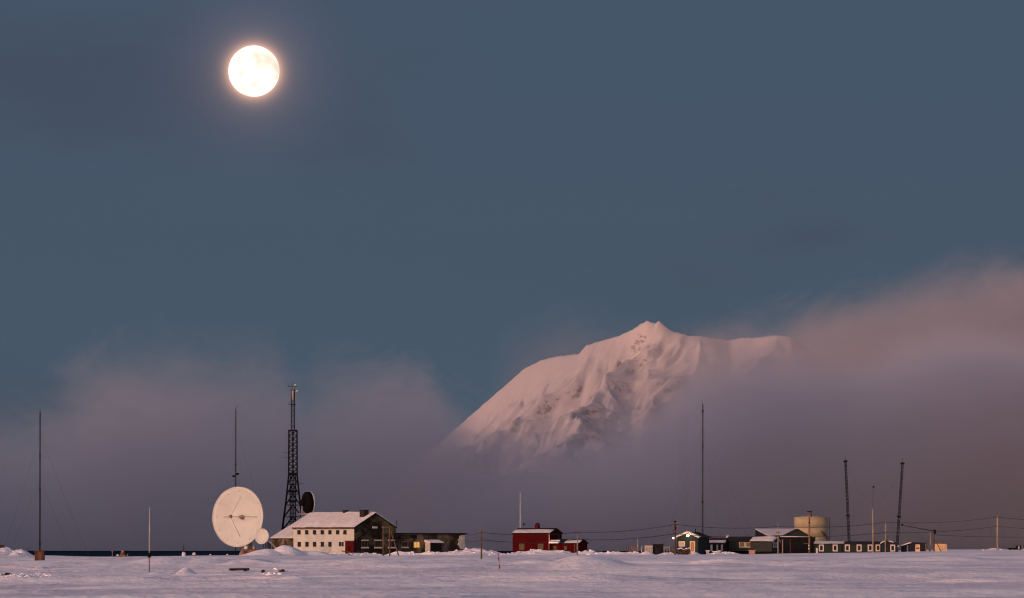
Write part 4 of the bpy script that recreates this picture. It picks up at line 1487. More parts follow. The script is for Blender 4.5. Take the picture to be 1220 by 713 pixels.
pl_ = bpy.data.lights.new('wall_lamp_light', 'POINT')
pl_.energy = 28.0
pl_.color = (1.0, 0.80, 0.48)
pl_.shadow_soft_size = 0.15
po_ = bpy.data.objects.new('wall_lamp_light', pl_)
COL.objects.link(po_)
po_.parent = gh
po_.location = lt + gf.n * 0.35 - V((0, 0, 0.1)) - gh.location
mb = MB()
q = Pg - u3 * Lg * 0.30 + v3 * 2.4
mb.bar((q.x, q.y, wz(637.5, q.y)), (q.x, q.y, wz(630.2, q.y)), 0.16)
mb.build('stove_pipe', M['steel'], gh)
# wood pile with snow in front
yw = 1160.0
wp = thing('wood_pile', (wx(814.5, yw), yw, gz(wx(814.5, yw), yw)), 'snow topped heap of firewood under the window of lamp house', 'wood pile')
mb = MB()
rnd = random.Random(3)
zg = gz(wx(814.5, yw), yw)
for i in range(70):
    px = rnd.uniform(807.3, 823.0)
    z_ = zg - 0.2 + rnd.uniform(0, 1.0) * (1.15 + 0.12 * math.sin(px))
    a = rnd.uniform(-0.5, 0.5)
    p = V((wx(px, yw), yw + rnd.uniform(-0.3, 0.5), z_))
    d = V((s_(a), c_(a), rnd.uniform(-0.25, 0.25))) * 0.55
    mb.bar(p - d, p + d, rnd.uniform(0.16, 0.3), n=6)
lo_ = mb.build('logs', M['wood'], wp)
lo_['kind'] = 'stuff'
mb = MB()
for i, px in enumerate((808.7, 811.5, 814.6, 818.0, 821.4)):
    mb.lump((wx(px, yw), yw + 0.1, zg + 1.2 + 0.16 * math.sin(i * 2.2)), 0.36, 0.6, 0.14, i, 0.2)
mb.build('snow_cap', M['snow'], wp)

# porch link between the houses
u4, v4 = uv(12)
Yl = 1182.0
Pl = V((wx(863.5, Yl), Yl, 0))
Ll = fit(Pl, -u4, 844.5)
lk = thing('porch_building', (Pl.x, Pl.y, gz(Pl.x, Pl.y)), 'low dark porch with pale posts and rust red roof between houses', 'porch')
ze4, zr4 = wz(647.4, Yl), wz(641.6, Yl + 3)
zb4 = gz(Pl.x, Pl.y) - 0.6
gable_house(lk, Pl - u4 * Ll, u4, Ll, v4, 5.0, zb4, ze4, zr4, M['black'], M['roof_red'], M['snow'], ov=0.15, sth=0.10, snow_drop=0.62, snow_back=False)
lw = Wall(Pl, -u4, -v4)
for px in (847.8, 854.6, 860.2):
    t_ = lw.t(px)
    mb = MB()
    lw.slab(mb, t_ - 0.20, t_ + 0.20, zb4 + 0.6 + 0.6, ze4 - 0.30, 0.0, 0.10)
    mb.build('pale_post', M['trim'] if px < 850 else M['galv'], lk)
for px, w, pt, lb in ((843.2, 3.2, 656.2, 'pale crate left of the dark porch'), (852.0, 4.6, 657.0, 'grey crate in front of the dark porch'), (857.2, 2.0, 656.4, 'small white crate at right end of the dark porch')):
    ground_box('crate', px - w / 2, px + w / 2, pt, 1166, M['white'] if 'pale' in lb or 'white' in lb else M['galv'], lb, 'crate', 0.6, group='crates by the dark porch', roof=M['snow'])

# ------------------------------------------------------------------ green houses on stilts
Yc = 1186.0
u5, v5 = uv(20)
Pc = V((wx(900.0, Yc), Yc, 0))
Lc = fit(Pc, -u5, 863.0)
ch_ = thing('cabin', (Pc.x, Pc.y, gz(Pc.x, Pc.y)), 'dull green cabin on stilts with cream double window', 'cabin')
zs = wz(656.2, Yc)
gable_house(ch_, Pc - u5 * Lc, u5, Lc, v5, 5.4, zs, wz(645.6, Yc), wz(640.4, Yc + 2.5), M['moss'], M['roof'], None, ov=0.25)
cw = Wall(Pc, -u5, -v5)
for px in (884.3, 891.7):
    window(ch_, cw, px, 645.4, 652.6, 7.2, M['white'], M['lit_soft'], fw=0.20)
mb = MB()
tl = Lc + 0.30
mb.prism([cw.at(tl, wz(646.8, Yc) + 0.2, 0.3), cw.at(tl, wz(640.2, Yc) + 0.12, -2.7), cw.at(tl, wz(640.2, Yc) + 0.34, -2.7), cw.at(tl, wz(646.8, Yc) + 0.40, 0.3)], -cw.d * 0.45)
mb.build('verge_snow', M['snow'], ch_)
for px in (866, 873, 880, 888, 895):
    p = cw.at(cw.t(px), 0, -0.3)
    MB().bar((p.x, p.y, gz(p.x, p.y) - 0.5), (p.x, p.y, zs - 0.004), 0.25).build('stilt', M['black'], ch_)
mb = MB()
cw.slab(mb, 0.2, Lc - 0.2, gz(Pc.x, Pc.y) - 0.5, zs - 0.01, -2.2, -1.8)
mb.build('skirt', M['black'], ch_)

Yd = 1178.0
u6, v6 = uv(20)
Pd = V((wx(919.6, Yd), Yd, 0))
Ld = fit(Pd, -u6, 894.0)
Dd = fit(Pd, v6, 928.3)
d_h = thing('gable_cabin', (Pd.x, Pd.y, gz(Pd.x, Pd.y)), 'dark green cabin with small white edged gable, left of workshop', 'cabin')
zs = wz(657.4, Yd)
gable_house(d_h, Pd - u6 * Ld, u6, Ld, v6, Dd, zs, wz(645.6, Yd), wz(641.0, Yd + 2), M['moss'], M['roof'], M['snow'], ov=0.22, sth=0.16, snow_back=False)
gd = Wall(Pd, v6, u6)
for px in (922.2, 925.6):
    window(d_h, gd, px, 646.4, 652.6, 2.5, M['trim'], M['glass'], fw=0.22)
mid = Dd / 2
for b0_, b1_ in ((-0.3, mid), (Dd + 0.3, mid)):
    mb = MB()
    k = (wz(641.0, Yd) - wz(645.6, Yd)) / mid
    mb.prism([gd.at(b0_, wz(645.6, Yd) - 0.3 * k - 0.08, 0.24), gd.at(b1_, wz(641.0, Yd) - 0.08, 0.24), gd.at(b1_, wz(641.0, Yd) + 0.19, 0.24), gd.at(b0_, wz(645.6, Yd) - 0.3 * k + 0.17, 0.24)], gd.n * 0.07)
    mb.build('barge_board', M['trim'], d_h)
dwl = Wall(Pd, -u6, -v6)
for px in (895.5, 903, 909, 915):
    p = dwl.at(dwl.t(px), 0, -0.2)
    MB().bar((p.x, p.y, gz(p.x, p.y) - 0.5), (p.x, p.y, zs - 0.004), 0.24).build('stilt', M['black'], d_h)
mb = MB()
dwl.slab(mb, 0.1, Ld - 0.1, gz(Pd.x, Pd.y) - 0.5, zs - 0.01, -1.6, -1.2)
mb.build('skirt', M['black'], d_h)
ground_box('fish_tub', 892.4, 899.6, 655.6, 1168, M['pink'], 'pink plastic tub on the snow below the green cabins', 'tub', 0.9, roof=M['pink'])

# ------------------------------------------------------------------ dark workshop
Yw = 1222.0
ph_ = R(20)
e1 = V((c_(ph_), s_(ph_), 0))
e2 = V((-s_(ph_), c_(ph_), 0))
Pk = V((wx(914.2, Yw), Yw, 0))
Dk = fit(Pk, e2, 899.8)
Lk = fit(Pk, e1, 964.0)
wk = thing('workshop', (Pk.x, Pk.y, gz(Pk.x, Pk.y)), 'big dark workshop with sloping snowy roof in front of the tank', 'workshop')
zf, zk = wz(639.0, Yw), wz(631.6, Yw + Dk * e2.y)
zb5 = gz(Pk.x, Pk.y) - 0.8


def kat(a, b, z):
    q = Pk + e1 * a + e2 * b
    return V((q.x, q.y, z))


mb = MB()
mb.prism([kat(0, 0, zb5), kat(0, Dk, zb5), kat(0, Dk, zk), kat(0, 0, zf)], e1 * Lk)
mb.build('wall', M['black'], wk)
kk_ = (zk - zf) / Dk
mb = MB()
mb.prism([kat(-0.2, -0.3, zf - 0.3 * kk_ + 0.01), kat(-0.2, Dk + 0.2, zk + 0.2 * kk_ + 0.01), kat(-0.2, Dk + 0.2, zk + 0.2 * kk_ + 0.13), kat(-0.2, -0.3, zf - 0.3 * kk_ + 0.13)], e1 * (Lk + 0.2))
rk = mb.build('roof', M['roof'], wk)
mb = MB()
mb.prism([kat(-0.05, -0.25, zf - 0.25 * kk_ + 0.135), kat(-0.05, Dk + 0.15, zk + 0.15 * kk_ + 0.135), kat(-0.05, Dk + 0.15, zk + 0.15 * kk_ + 0.27), kat(-0.05, -0.25, zf - 0.25 * kk_ + 0.25)], e1 * (Lk - 0.1))
mb.build('snow_cover', M['thin_snow'], rk)
# cross gable at the right
Yx = 1208.0
xa, xb = wx(935.5, Yx), wx(966.5, Yx)
gx = MB()
zx0, zx1 = wz(640.6, Yx), wz(631.4, Yx)
gx.prism([(xa, Yx, zb5), (xb, Yx, zb5), (xb, Yx, zx0), ((xa + xb) / 2, Yx, zx1), (xa, Yx, zx0 + 0.3)], (0, 13.0, 0))
cg = gx.build('cross_gable', M['green'], wk)
mb = MB()
xm = (xa + xb) / 2
mb.prism([(xa - 0.2, Yx - 0.2, zx0 + 0.2), (xm, Yx - 0.2, zx1 + 0.02), (xm, Yx - 0.2, zx1 + 0.2), (xa - 0.2, Yx - 0.2, zx0 + 0.36)], (0, 13.3, 0))
mb.prism([(xm, Yx - 0.2, zx1 + 0.022), (xb + 0.2, Yx - 0.2, zx0 - 0.1), (xb + 0.2, Yx - 0.2, zx0 + 0.06), (xm, Yx - 0.2, zx1 + 0.2)], (0, 13.3, 0))
mb.build('gable_roof', M['roof'], cg)
# flat front block
Yy = 1196.0
xa, xb = wx(929.0, Yy), wx(971.5, Yy)
zy = wz(640.8, Yy)
mb = MB()
mb.obox((xa, Yy, zb5), (1, 0, 0), (0, 1, 0), xb - xa, 11.9, zy - zb5)
fb = mb.build('front_block', M['black'], wk)
mb = MB()
mb.obox((xa - 0.2, Yy - 0.25, zy + 0.004), (1, 0, 0), (0, 1, 0), xb - xa + 0.4, 12.0, 0.14)
mb.build('flat_roof', M['roof'], fb)
mb = MB()
mb.obox((xa + 0.6, Yy - 0.2, zy + 0.146), (1, 0, 0), (0, 1, 0), xb - xa - 2.0, 11.8, 0.16)
mb.build('roof_snow', M['thin_snow'], fb)
mb = MB()
mb.obox((wx(957.5, Yy), Yy - 1.2, wz(648.4, Yy)), (1, 0, 0), (0, 1, 0), 1.2, 1.15, 0.1)
mb.build('canopy', M['galv'], fb)
for px in (931.5, 941):
    mb = MB()
    mb.obox((wx(px, Yy), Yy - 0.06, zb5), (1, 0, 0), (0, 1, 0), 0.35 if px < 935 else 0.2, 0.055, zy - zb5 - 0.3)
    mb.build('door_post', M['rust'], fb)
mb = MB()
mb.obox((wx(943, Yy), Yy - 0.05, zb5), (1, 0, 0), (0, 1, 0), 2.6, 0.045, 3.4)
mb.build('sliding_door', M['black'], fb)

# ------------------------------------------------------------------ storage tank
Yk = 1256.0
xk, rk_ = wx(966.3, Yk), 20.0 / F * Yk
tk = thing('storage_tank', (xk, Yk, gz(xk, Yk)), 'round tan storage tank standing behind the dark workshop', 'tank')
zt = wz(617.2, Yk)
zk0 = gz(xk, Yk) - 0.5
rows = [660, 648.5, 638.5, 628.5, 617.2]
zs_ = [zk0] + [wz(r_, Yk) for r_ in rows[1:]]
for k, (a, b_) in enumerate(zip(zs_[:-1], zs_[1:])):
    mb = MB()
    rr = rk_ - 0.02 * (k % 2)
    mb.lathe((xk, Yk, a), (0, 0, 1), [(rr, 0), (rr, b_ - a - 0.05), (rr - 0.03, b_ - a - 0.045), (rr - 0.03, b_ - a - 0.004)], 48)
    mb.build('shell_ring', M['tank'], tk)
mb = MB()
mb.lathe((xk, Yk, zt - 0.02), (0, 0, 1), [(rk_ - 0.1, 0), (rk_ + 0.10, 0.02), (rk_ + 0.10, 0.16), (rk_ * 0.5, 0.35), (0.2, 0.5)], 48)
mb.build('tank_roof', M['tank'], tk)
mb = MB()
for k in range(10):
    a = R(-20 - k * 4)
    p = V((xk + (rk_ + 0.35) * c_(a), Yk + (rk_ + 0.35) * s_(a), wz(644 - k * 1.1, Yk)))
    mb.cbox(p, 0.5, 0.5, 0.08, a)
mb.bar((xk + (rk_ + 0.3), Yk - 1.2, zk0), (xk + (rk_ + 0.3), Yk - 1.2, zt), 0.09)
mb.build('stair', M['steel'], tk)

# tall pole with insulators before the workshop
r_, x, y = pole(964.3, 609.5, 660.0, 'tall orange brown pole with fittings on top, before the tank', y=1162, wid=2.4, mat_=M['wood_warm'], group=None, arms=())
mb = MB()
mb.bar((x - 0.55, y - 0.2, wz(609.8, y)), (x + 0.6, y - 0.2, wz(609.2, y)), 0.16)
mb.bar((x + 0.45, y - 0.2, wz(616.0, y)), (x + 0.25, y - 0.2, wz(608.8, y)), 0.14)
mb.build('crossarm', M['steel'], r_)
for py, rr in ((624.0, 0.2),):
    MB().cbox((x, y - 0.3, wz(py, y)), rr * 1.6, 0.25, 0.35).build('switch_box', M['steel'], r_)
for py in (650.3, 654.0):
    MB().lathe((x - 0.12, y - 0.32, wz(py, y) - 0.2), (0, 0, 1), [(0.06, 0), (0.17, 0.1), (0.17, 0.3), (0.06, 0.4)], 10).build('insulator', M['trim'], r_)
pole(932.3, 643.0, 660.0, 'short pale pole just right of slim pole before the workshop', y=1161, wid=1.4, mat_=M['wood_pale'], group=None)

# ------------------------------------------------------------------ long barrack with its gables
Yb = 1188.0
u7, v7 = uv(6)
Pb = V((wx(1047.5, Yb), Yb, 0))
Lb = fit(Pb, -u7, 970.5)
bk_ = thing('barrack', (Pb.x, Pb.y, gz(Pb.x, Pb.y)), 'long low dark green barrack with row of white framed windows', 'barrack')
zb7 = gz(Pb.x, Pb.y) - 0.8
gable_house(bk_, Pb - u7 * Lb, u7, Lb, v7, 5.5, zb7, wz(648.6, Yb), wz(646.2, Yb + 2.7), M['green'], M['roof'], M['snow'], ov=0.2, sth=0.07, snow_span=(0.0, 0.46), snow_back=False)
bw = Wall(Pb, -u7, -v7)
for px in (978.6, 995.0, 1009.6, 1023.6, 1036.8, 1046.2):
    window(bk_, bw, px, 649.0, 657.2, 6.0, M['trim'], M['glass'], fw=0.24)
mb = MB()
bw.slab(mb, bw.t(1004), bw.t(1002.6), zb7, wz(649, Yb), 0.0, 0.06)
mb.build('downpipe', M['black'], bk_)
ground_box('snow_marker', 972.2, 974.4, 653.2, 1176, M['dish'], 'small white post at the left end of the long barrack', 'post', 0.3)

Yg2 = 1183.0
u8, v8 = uv(4)
Pg2 = V((wx(1070.2, Yg2), Yg2, 0))
Lg2 = fit(Pg2, -u8, 1048.6)
g2 = thing('gable_house', (Pg2.x, Pg2.y, gz(Pg2.x, Pg2.y)), 'dark house with white edged low gable at right end of barrack', 'house')
z_e, z_r = wz(648.2, Yg2), wz(644.6, Yg2)
gable_house(g2, Pg2, v8, 6.0, -u8, Lg2, zb7, z_e, z_r, M['navy'], M['roof'], None, ov=0.2, ridge=0.68)
gf2 = Wall(Pg2, -u8, -v8)
window(g2, gf2, 1063.6, 649.2, 657.4, 6.0, M['trim'], M['glass'], fw=0.24)
tp = Lg2 * 0.68
for (a, b_) in ((tp + Lg2 * 0.32, tp + 0.15), (tp - Lg2 * 0.42, tp - 0.55)):
    mb = MB()

    def rz_(t_):
        return z_e + (z_r - z_e) * (1 - abs(t_ - tp) / (Lg2 * (0.32 if t_ > tp else 0.68)))
    mb.prism([gf2.at(a, rz_(a) - 0.02, 0.21), gf2.at(b_, rz_(b_) - 0.02, 0.21), gf2.at(b_, rz_(b_) + 0.24, 0.21), gf2.at(a, rz_(a) + 0.24, 0.21)], gf2.n * 0.09)
    mb.build('barge_board', M['trim'], g2)
mb = MB()
mb.lathe((wx(1071.2, 1176), 1176, wz(653.0, 1176)), (0, 0, 1), [(0.15, 0), (0.36, 0.12), (0.40, 0.35), (0.30, 0.58), (0.08, 0.7)], 14)
dm = thing('round_cover', (wx(1071.2, 1176), 1176, gz(wx(1071.2, 1176), 1176)), 'grey rounded cover on a stub between dark house and blue shed', 'cover')
mb.build('dome', M['galv'], dm)
MB().bar((wx(1071.2, 1176), 1176, gz(wx(1071.2, 1176), 1176) - 0.3), (wx(1071.2, 1176), 1176, wz(653.0, 1176)), 0.16, n=8).build('stub', M['steel'], dm)

Ys2 = 1186.0
u9, v9 = uv(8)
Ps = V((wx(1101.4, Ys2), Ys2, 0))
Ls = fit(Ps, -u9, 1073.5)
sh = thing('blue_shed', (Ps.x, Ps.y, gz(Ps.x, Ps.y)), 'blue black shed with pale tan door, right of barrack', 'shed')
z1 = wz(647.6, Ys2)


def sat(a, b, z):
    q = Ps - u9 * a + v9 * b
    return V((q.x, q.y, z))


mb = MB()
mb.prism([sat(0, 0, zb7), sat(0, 0, z1), sat(Ls * 0.55, 0, z1 + 0.12), sat(Ls, 0, wz(650.6, Ys2)), sat(Ls, 0, zb7)], v9 * 5)
mb.build('wall', M['navy'], sh)
mb = MB()
mb.prism([sat(-0.2, -0.2, z1 + 0.005), sat(Ls * 0.55, -0.2, z1 + 0.125), sat(Ls * 0.55, -0.2, z1 + 0.27), sat(-0.2, -0.2, z1 + 0.14)], v9 * 5.4)
mb.build('roof', M['roof'], sh)
mb = MB()
mb.prism([sat(Ls * 0.56, -0.22, z1 + 0.13), sat(Ls + 0.2, -0.22, wz(651.4, Ys2)), sat(Ls + 0.2, -0.22, wz(651.4, Ys2) + 0.2), sat(Ls * 0.56, -0.22, z1 + 0.33)], v9 * 5.4)
mb.build('lean_roof', M['snow'], sh)
sw = Wall(Ps, -u9, -v9)
t0, t1 = sorted((sw.t(1090.6), sw.t(1096.0)))
mb = MB()
sw.slab(mb, t0, t1, zb7 + 0.8, sw.z(t0, 648.9), 0.0, 0.06)
dr = mb.build('door', M['ochre'], sh)
mb = MB()
sw.slab(mb, t0 + 0.15, t1 - 0.15, sw.z(t0, 654.2), sw.z(t0, 652.6), 0.06, 0.09)
mb.build('door_panel', M['rust'], dr)
t0 = sw.t(1081.2)
mb = MB()
sw.slab(mb, t0 - 0.14, t0 + 0.14, zb7 + 0.5, sw.z(t0, 650.2), 0.0, 0.12)
mb.build('pale_post', M['galv'], sh)

# white mast pole with whip above the barrack
ym = 1172.0
x = wx(1040.3, ym)
wm = thing('white_pole', (x, ym, gz(x, ym)), 'pale pole topped by thin whip, between the two leaning masts', 'pole')
MB().bar((x, ym, gz(x, ym) - 0.5), (x - 0.08, ym, wz(607, ym)), 0.32, n=10, w2=0.24).build('pole', M['wood_pale'], wm)
MB().bar((x - 0.08, ym, wz(607, ym)), (x, ym, wz(581, ym)), 0.06, n=6).build('whip', M['rust'], wm)
MB().lathe((x, ym, wz(581.5, ym)), (0.3, 0, 1), [(0.08, 0), (0.2, 0.1), (0.2, 0.3), (0.05, 0.42)], 10).build('antenna_head', M['steel'], wm)
cable((wx(1007.6, 1215), 1214, wz(551, 1215)), (wx(1075, 1215), 1214, wz(553, 1215)), 8.5, 'thin sagging aerial wire strung between the two leaning masts', w=0.02)

# ------------------------------------------------------------------ loading place with ochre container
yo = 1176.0
xa, xb = wx(1113.8, yo), wx(1128.2, yo)
zo = gz((xa + xb) / 2, yo)
oc = thing('container', ((xa + xb) / 2, yo, zo), 'ochre box container with upright boards right of the blue shed', 'container')
zt = wz(648.0, yo)
mb = MB()
mb.obox((xa, yo + 0.06, zo - 0.4), (1, 0, 0), (0, 1, 0), xb - xa, 2.2, zt - zo + 0.4)
mb.build('body', M['ochre'], oc)
nb = 8
for k in range(nb):
    w = (xb - xa) / nb
    mb = MB()
    mb.obox((xa + k * w + 0.015, yo + (0.0 if k % 2 else 0.015), zo - 0.4), (1, 0, 0), (0, 1, 0), w - 0.03, 0.055, zt - zo + 0.38)
    mb.build('plank', M['ochre'], oc)
mb = MB()
mb.obox((xa - 0.05, yo - 0.05, zt + 0.004), (1, 0, 0), (0, 1, 0), xb - xa + 0.1, 2.4, 0.17)
mb.build('lid', M['rust'], oc)
r_, x, y = pole(1108.6, 635.0, 657.2, 'left one of twin pale posts beside the ochre container', y=1172, wid=1.5, mat_=M['wood_pale'], group='twin posts by the container', name='timber_post')
r_, x, y = pole(1112.8, 632.0, 657.2, 'right one of twin posts, carrying the long dark boom', y=1172, wid=1.7, mat_=M['wood'], group='twin posts by the container', name='timber_post')
MB().cbox((x + 0.15, y, wz(636.5, y)), 0.55, 0.4, 0.9).build('bracket', M['steel'], r_)
MB().bar((x + 0.2, y, wz(643, y)), (x + 1.5, y - 0.3, gz(x + 1.5, y) - 0.2), 0.16).build('strut', M['wood'], r_)
bo = thing('boom', (x, y, wz(633, y)), 'long dark boom reaching left from the twin posts', 'boom')
MB().bar((x, y - 0.25, wz(633.0, y)), (wx(1078, y), y - 0.25, wz(626.6, y)), 0.20, w2=0.09).build('arm', M['steel'], bo)
MB().lathe((wx(1074.8, y), y - 0.25, wz(626.6, y)), (0, 0, 1), [(0.1, 0), (0.26, 0.08), (0.26, 0.26), (0.1, 0.36)], 10).build('lamp_head', M['steel'], bo)
MB().bar((wx(1074.8, y), y - 0.25, wz(626, y)), (wx(1078.2, y), y - 0.25, wz(626.6, y)), 0.07).build('wire_end', M['wire'], bo)
cable((x, y - 0.2, wz(637.5, y)), (wx(1330, 1165), 1165, wz(636, 1165)), 0.6, 'lowest overhead cable running right from the twin posts')
stp = thing('timber_stairs', (wx(1106, 1171), 1171, gz(wx(1106, 1171), 1171)), 'short wooden stairs left of the twin posts', 'stairs')
x0_, x1_ = wx(1102.8, 1171), wx(1107.6, 1171)
zg = gz(x0_, 1171)
for k in range(5):
    MB().obox((x0_ + 0.16 * k, 1170.4, zg + 1.35 - 0.3 * k), (1, 0, 0), (0, 1, 0), 0.3, 0.9, 0.09).build('step', M['wood_warm'], stp)
for yy in (1170.3, 1171.3):
    MB().bar((x0_ - 0.05, yy, zg + 1.5), (x0_ + 1.0, yy, zg - 0.1), 0.10, 0.2).build('stringer', M['wood'], stp)
MB().bar((x0_ - 0.05, 1170.3, zg - 0.2), (x0_ - 0.05, 1170.3, zg + 1.7), 0.13).build('newel', M['wood_warm'], stp)

# ------------------------------------------------------------------ yard between red house and lamp house
yy0 = 1166.0


def timber_rack(px0, px1, py_t, y, mat_, label, n_up, rails, name='timber_rack', cat='rack'):
    xa_, xb_ = wx(px0, y), wx(px1, y)
    zg_ = gz((xa_ + xb_) / 2, y)
    r_ = thing(name, ((xa_ + xb_) / 2, y, zg_), label, cat)
    zt_ = wz(py_t, y)
    for k in range(n_up):
        x_ = xa_ + (xb_ - xa_) * k / (n_up - 1)
        MB().bar((x_, y, zg_ - 0.4), (x_, y, zt_), 0.14).build('upright', mat_, r_)
    for f_ in rails:
        MB().bar((xa_ - 0.05, y - 0.1, zg_ + (zt_ - zg_) * f_), (xb_ + 0.05, y - 0.1, zg_ + (zt_ - zg_) * f_), 0.12).build('rail', mat_, r_)
    return r_


timber_rack(746.5, 751.5, 651.0, yy0, M['wood'], 'grey brown timber rack, leftmost thing in the yard', 3, (0.3, 0.9))
timber_rack(752.6, 758.6, 650.4, yy0, M['wood_warm'], 'orange brown timber rack left of the slim yard post', 3, (0.25, 0.55, 0.95))
ground_box('crate', 752.8, 757.8, 656.4, yy0 - 1.2, M['wood_warm'], 'orange brown crate before the timber rack left of yard post', 'crate', 0.8, roof=M['wood'])
pole(760.0, 641.0, 660.0, 'slim grey post standing alone in the yard', y=1160, wid=1.5, mat_=M['galv'], group=None, name='yard_post')
pole(764.6, 650.8, 659.4, 'short white post right of the slim yard post', y=1161, wid=1.5, mat_=M['trim'], group=None, name='yard_post')
w_ = ground_box('container', 768.4, 777.4, 650.0, yy0, M['white'], 'cream white container beside the black flat roofed shed', 'container', 2.4, roof=M['galv'])
for k in range(4):
    MB().obox((wx(769.2 + 2.1 * k, yy0), yy0 - 0.05, gz(wx(773, yy0), yy0) - 0.2), (1, 0, 0), (0, 1, 0), 0.2, 0.045, wz(651.2, yy0) - gz(wx(773, yy0), yy0)).build('rib', M['wood_pale'], w_)
sh2 = ground_box('flat_shed', 778.2, 790.4, 648.2, yy0 + 0.5, M['black'], 'black shed with overhanging flat roof in the yard', 'shed', 2.6, roof=M['roof'], roof_t=0.2)
mb = MB()
mb.obox((wx(781, yy0), yy0 + 0.45, gz(wx(783, yy0), yy0) - 0.2), (1, 0, 0), (0, 1, 0), 0.85, 0.045, 1.6)
mb.build('door', M['navy'], sh2)
timber_rack(791.2, 798.0, 650.8, yy0 - 0.5, M['galv'], 'pale grey rack between black shed and stout pole', 3, (0.85,))
timber_rack(799.0, 803.0, 651.4, yy0 - 0.2, M['wood'], 'narrow brown rack close behind the stout pole', 2, (0.4, 0.9))
for px, lb in ((794.2, 'red brown drum in the pale grey rack'),):
    x = wx(px, yy0)
    d_ = thing('drum', (x, yy0, gz(x, yy0)), lb, 'drum')
    MB().lathe((x, yy0 + 0.2, gz(x, yy0) - 0.2), (0, 0, 1), [(0.3, 0), (0.32, 0.3), (0.3, 0.34), (0.32, 0.7), (0.3, 0.74), (0.3, 1.05)], 14).build('body', M['rust'], d_)
    MB().lathe((x, yy0 + 0.2, gz(x, yy0) + 0.853), (0, 0, 1), [(0.29, 0), (0.29, 0.04)], 14).build('lid', M['steel'], d_)

# ------------------------------------------------------------------ small things on the snow, left
yl_ = 1165.0
x = wx(146.2, yl_)
cn = thing('cairn', (x, yl_, gz(x, yl_)), 'brown stone cairn with pale cap on the shore left of dish', 'cairn')
for i, (dx, dz, r) in enumerate(((-0.25, 0.25, 0.5), (0.3, 0.2, 0.45), (0.0, 0.75, 0.45), (0.0, 1.2, 0.32))):
    MB().lump((x + dx, yl_, gz(x, yl_) + dz), r, r, r * 0.75, i, 0.15).build('stone', M['wood_warm'] if i < 3 else M['pink'], cn)
x = wx(133.8, yl_)
pp = thing('shore_post', (x, yl_, gz(x, yl_)), 'thin pale post just left of the brown cairn', 'post')
MB().bar((x, yl_, gz(x, yl_) - 0.3), (x, yl_, wz(655.8, yl_)), 0.13, n=8).build('post', M['galv'], pp)
MB().cbox((x, yl_ - 0.09, wz(657.5, yl_)), 0.3, 0.04, 0.22).build('plate', M['galv'], pp)
for px, py, rr, lb in ((140.3, 661.0, 0.28, 'white dome lying between thin post and brown cairn'), (231.3, 659.0, 0.42, 'larger white dome right of the white canister'),
                       (250.6, 660.6, 0.22, 'small white dome, left one of two nearest the dish'), (270.9, 660.4, 0.22, 'small white dome, right one of two nearest the dish'), (152.0, 660.5, 0.2, 'small brown dome just right of the cairn')):
    x = wx(px, yl_)
    d_ = thing('marker_dome', (x, yl_, gz(x, yl_)), lb, 'dome', 'low domes along the shore')
    MB().lathe((x, yl_, wz(py, yl_) - rr), (0, 0, 1), [(rr, 0), (rr * 0.95, rr * 0.5), (rr * 0.75, rr * 0.9), (rr * 0.4, rr * 1.2), (0.03, rr * 1.3)], 14).build('dome', M['wood_warm'] if px == 152.0 else M['dish'], d_)
    MB().lathe((x, yl_, gz(x, yl_) - 0.3), (0, 0, 1), [(rr * 0.6, 0), (rr * 0.6, max(0.05, wz(py, yl_) - rr - gz(x, yl_) + 0.295))], 10).build('base', M['galv'], d_)
x = wx(219.0, yl_)
cs = thing('canister', (x, yl_, gz(x, yl_)), 'white canister with black rod on top, on the shore snow', 'canister')
MB().lathe((x, yl_, gz(x, yl_) - 0.3), (0, 0, 1), [(0.38, 0), (0.42, 0.1), (0.42, wz(658.4, yl_) - gz(x, yl_) + 0.1), (0.25, wz(657.8, yl_) - gz(x, yl_) + 0.3)], 14).build('body', M['dish'], cs)
MB().bar((x, yl_, wz(658.2, yl_)), (x, yl_, wz(649.0, yl_)), 0.17, n=8).build('rod', M['steel'], cs)
yq = y_at(285, 680.5)
x = wx(284.8, yq)
tb = thing('timber_beam', (x, yq, gz(x, yq)), 'dark timber beam lying on the snow below the huge dish', 'beam')
MB().bar((wx(273.4, yq), yq, gz(x, yq) + 0.13), (wx(296.2, yq), yq + 0.8, gz(x, yq) + 0.16), 0.22, 0.22).build('beam', M['stone'], tb)
for px in (277, 292):
    MB().cbox((wx(px, yq), yq + 0.3, gz(wx(px, yq), yq) - 0.2), 0.3, 0.8, 0.35).build('bearer', M['black'], tb)
yq = y_at(325, 681.5)
rnd = random.Random(11)
rocks = []
for k, (px, py, r, lb) in enumerate(((313.5, 679.0, 0.26, 'leftmost small dark rock in the drift below the white house'), (322.5, 680.6, 0.20, 'small low rock left of the middle rocks below the white house'),
                              (327.5, 679.6, 0.32, 'flat middle rock of the row in the drift below the white house'), (331.5, 681.6, 0.22, 'low rock in front of the row below the white house'),
                              (335.8, 679.2, 0.36, 'largest dark rock in the drift below the white house'), (340.0, 682.0, 0.26, 'rightmost dark rock in the drift below the white house'))):
    x = wx(px, yq)
    o = MB().lump((x, yq + rnd.uniform(-3, 3), wz(py, yq) - 0.12), r * 0.75, r * 0.6, r * 0.36, k, 0.3).build('rock', M['stone'], None)
    tag(o, lb, 'rock', 'rocks in the drift below the white house')
